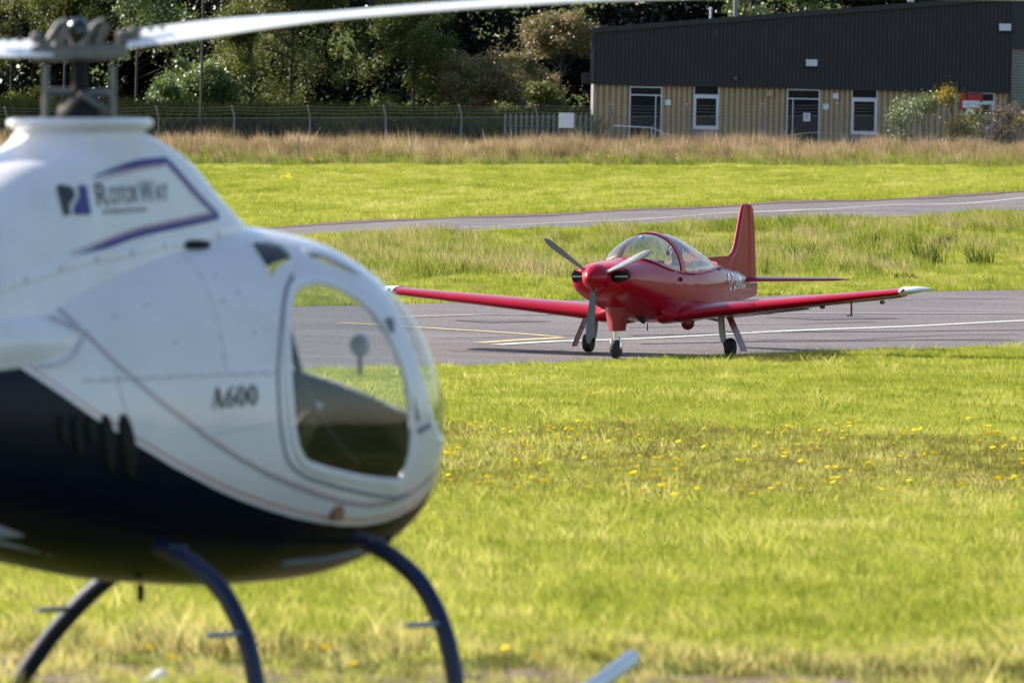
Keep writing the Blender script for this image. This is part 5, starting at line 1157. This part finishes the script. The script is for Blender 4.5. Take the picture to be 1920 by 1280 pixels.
# rough strip between the taxiways
X, Y, t = region(R_T1F, R_T2N, 46)
keep = (t > .004+.01*vnoise(X*1.2, Y*.3, 4)) & (t < .985); X, Y, t = X[keep], Y[keep], t[keep]
nz = fbm(X*.45, Y*.11, 21); nf = fbm(X*1.6, Y*.5, 25)
tallness = np.clip((nz-.45)*5, 0, 1)*np.clip((t-.12)*5, 0, 1)*np.clip((1.02-t)*6, .2, 1)
ti = .45+.9*(nf-.5)+.6*(fbm(X*3., Y*1.1, 27)-.5)+rng.normal(0, .2, len(X))+.3*tallness*(nf > .5)
use_tall = rng.uniform(size=len(X)) < (.05+.38*tallness*np.clip((.93-t)*12, 0, 1))
P = np.stack([X, Y, gz(X, Y)-.006], -1)
scatter('meadow_grass', P[use_tall], .7+.9*tallness[use_tall]+rng.uniform(0, .3, use_tall.sum()), np.clip(ti[use_tall]+.05, 0, 1), rng.integers(0, 5, use_tall.sum()), tall, 'rough long grass between the two taxiways', 'grass')
k = ~use_tall
scatter('verge_grass', P[k], 1.25+.5*nf[k], np.clip(ti[k]-.04, 0, 1), rng.integers(0, 9, k.sum()), short, 'green turf behind the red aeroplane', 'grass')
# far mown field
X, Y, t = region(R_T2F, R_BG, 20); keep = t > .012+.012*vnoise(X*.8, Y*.2, 8); X, Y, t = X[keep], Y[keep], t[keep]
nz = fbm(X*.3, Y*.05, 31); nf = fbm(X*1.1, Y*.3, 35)
nq = fbm(X*2.6, Y*.8, 37)
ti = .44+.5*(nz-.5)+.8*(nf-.5)+.5*(nq-.5)+rng.normal(0, .15, len(X)); sc = 1.1+1.2*nf+1.3*np.clip(nq-.55, 0, 1)*2+1.4*np.exp(-t*60)
scatter('far_grass', np.stack([X, Y, gz(X, Y)-.006], -1), sc, np.clip(ti-.12*np.exp(-t*50), 0, 1), rng.integers(0, 9, len(X)), short, 'smooth mown grass beyond the far taxiway', 'grass')
# dry stalks before the fence
X, Y, t = region(R_BG, R_FENCE, 34, t0=-.12); nz = fbm(X*.5, Y*.35, 41); nf = fbm(X*1.7, Y, 45)
keep = rng.uniform(size=len(X)) < np.clip(.25+.9*t+1.6*(nz-.5), .06, 1); X, Y, t, nz, nf = X[keep], Y[keep], t[keep], nz[keep], nf[keep]
sc = np.clip(.30+.42*np.clip(t, 0, 1)+1.2*(nz-.5)+.9*(nf-.5)+rng.normal(0, .1, len(X))+.35*(rng.uniform(size=len(X)) < .04), .15, 1.4)
green = rng.uniform(size=len(X)) < np.clip(.6-1.0*t+1.3*(nf-.5), .05, .85)
ti = .5+1.0*(nf-.5)+.9*(fbm(X*.8, Y*.8, 47)-.5)+rng.normal(0, .2, len(X)); P = np.stack([X, Y, gz(X, Y)-.01], -1)
scatter('dry_grass', P[~green], sc[~green], np.clip(ti[~green], 0, 1), rng.integers(0, 5, (~green).sum()), dry, 'tall russet dry grass along the fence', 'grass')
scatter('weedy_grass', P[green], 1.3+1.6*sc[green]*(.4+t[green].clip(0, 1)), np.clip(ti[green]-.25, 0, 1), rng.integers(0, 5, green.sum()), tall, 'green weeds growing among the dry grass', 'grass')
ORD = ('leftmost','second from left','third from left','fourth from left','fifth from left','sixth from left','rightmost')
# rush and dock clumps that stand out of the grass
M['rush'] = leafmat('rush', (.03, .05, .015), (.05, .085, .02), trans=.3, gloss=0., attr='tint')
M['sedge'] = leafmat('sedge', (.12, .11, .03), (.19, .15, .05), trans=.45, gloss=0., attr='tint')
rush_m = [tuft_mesh('rush_clump', 130, .30, .15, .62, .012, .3, M['rush'], 80+i, 3) for i in range(3)]
dock_m = [tuft_mesh('dock_clump', 90, .26, .06, .2, .03, .5, M['rush'], 90+i, 2) for i in range(3)]
def clump(name, me, px, py, s, label, group, lift=0., sz=1.):
    p = ground_at(px, py); o = bpy.data.objects.new(name, me); COL.objects.link(o); o.location = (p.x, p.y, p.z-.01); o.scale = (s, s, s*sz); o.rotation_euler.z = random.uniform(-.6, .6)
    return tag(o, label, 'plant', group)
for i, (px, py, s) in enumerate(((1512,504,1.0),(1640,470,.8),(1655,505,.75),(1740,500,1.1),(1780,470,.8),(1838,498,.85))):
    clump('rush_clump', rush_m[i % 3], px, py, s, (ORD[:5]+ORD[6:])[i]+' of the tall dark rush clumps right of the tail fin', 'rush clumps behind the aeroplane')
for i, (px, py, s) in enumerate(((710,518,1.),(860,533,.7),(882,498,.8),(945,500,1.1),(1010,482,.8),(1300,492,.7),(1700,527,1.))):
    clump('dock_clump', dock_m[i % 3], px, py, s, ORD[i]+' of the low dark weed patches between the taxiways', 'dark weeds between the taxiways')
for i, (px, py, s) in enumerate(((965,768,.8),(1076,768,.8),(1475,758,.7),(1860,762,.7))):
    clump('weed_tuft', dock_m[i % 3], px, py, s*.7, (ORD[:3]+ORD[6:])[i]+' of the dark green weed tufts in the near grass', 'weed tufts in the near grass')
sed = [tuft_mesh('sedge_clump', 260, .5, .06, .2, .01, .5, M['sedge'], 95+i, 3) for i in range(2)]
clump('sedge_clump', sed[0], 1490, 684, 1.2, 'wide tawny grass tussock on the verge, left of a smaller twin', None)
clump('sedge_clump', sed[1], 1545, 684, 1.0, 'smaller tawny grass tussock on the verge, right of the wide one', None)
# yellow flowers
M['petal'] = leafmat('yellow petal', (.86, .70, .04), (.9, .76, .05), trans=.35, gloss=.05, attr='tint')
M['stem'] = surface('flower stem', (.09, .13, .03), .6)
def flower_mesh(i):
    r = np.random.default_rng(200+i); mb = MB(); h = r.uniform(.065, .115); lx = r.normal(0, .03); mb.tube([(0,0,0),(lx*.4,0,h*.6),(lx,0,h)], .0022, 4)
    nst = len(mb.f); n = 9; rr = r.uniform(.018, .026); tl = r.normal(0, .35)
    V = [(lx, 0, h-.006)]; 
    for k in range(n): q = 2*math.pi*k/n; V.append((lx+rr*math.cos(q), rr*math.sin(q), h+.006+math.cos(q)*tl*rr))
    V.append((lx, 0, h+.01)); F = [(0, 1+k, 1+(k+1) % n) for k in range(n)]+[(n+1, 1+k, 1+(k+1) % n) for k in range(n)]
    mb.add(V, F); me = bpy.data.meshes.new('dandelion'); me.from_pydata(mb.v, [], mb.f); me.materials.append(M['stem']); me.materials.append(M['petal'])
    for k, p in enumerate(me.polygons): p.material_index = 0 if k < nst else 1
    return me
fm = [flower_mesh(i) for i in range(8)]
cl = [(rng.uniform(700, 1930), rng.choice([806, 815, 832, 850, 872, 890, 915, 935])+rng.normal(0, 7)) for _ in range(178)]
pts = []
for cx, cy in cl:
    for _ in range(rng.choice([1, 1, 1, 2, 3])): pts.append((cx+rng.normal(0, 14), cy+rng.normal(0, 4)))
fl = [(px, py) for px, py in pts if 690 < px < 1940][:280]
fl += [(1098, 744), (1106, 743), (1113, 743), (1088, 747), (1745, 742), (212, 1238), (280, 1250), (345, 1262), (575, 1240), (610, 1262), (660, 1268), (950, 1255), (1010, 1262)]
for i, (px, py) in enumerate(fl):
    p = ground_at(px, py+11); o = bpy.data.objects.new('dandelion', fm[i % 8]); COL.objects.link(o); o.location = (p.x, p.y, p.z-.005); o.rotation_euler.z = random.uniform(0, 6.28); s = random.uniform(.85, 1.2); o.scale = (s*.92, s*.92, s)
    tag(o, 'small yellow dandelion flower on a thin stem in the near grass', 'flower', 'dandelions in the near grass')
for i, (px, py) in enumerate(((541, 342), (568, 311), (592, 311), (1150, 305))):
    p = ground_at(px, py); mb = MB(); r = random.Random(i)
    for _ in range(26):
        x, y = r.gauss(0, .12), r.gauss(0, .12); h = r.uniform(.1, .3); mb.add([(x-.03,y,h),(x+.03,y,h),(x,y-.03,h+.01),(x,y+.03,h+.01),(x,y,h-.02)], [(0,2,4),(2,1,4),(1,3,4),(3,0,4)]); 
    o = obj('ragwort', mb.v, mb.f, M['petal'], None, loc=(p.x, p.y, p.z)); tag(o, (ORD[:3]+ORD[6:])[i]+' of the yellow ragwort tufts on the far mown grass', 'flower', 'ragwort on the far grass')

# dark undergrowth below the wood
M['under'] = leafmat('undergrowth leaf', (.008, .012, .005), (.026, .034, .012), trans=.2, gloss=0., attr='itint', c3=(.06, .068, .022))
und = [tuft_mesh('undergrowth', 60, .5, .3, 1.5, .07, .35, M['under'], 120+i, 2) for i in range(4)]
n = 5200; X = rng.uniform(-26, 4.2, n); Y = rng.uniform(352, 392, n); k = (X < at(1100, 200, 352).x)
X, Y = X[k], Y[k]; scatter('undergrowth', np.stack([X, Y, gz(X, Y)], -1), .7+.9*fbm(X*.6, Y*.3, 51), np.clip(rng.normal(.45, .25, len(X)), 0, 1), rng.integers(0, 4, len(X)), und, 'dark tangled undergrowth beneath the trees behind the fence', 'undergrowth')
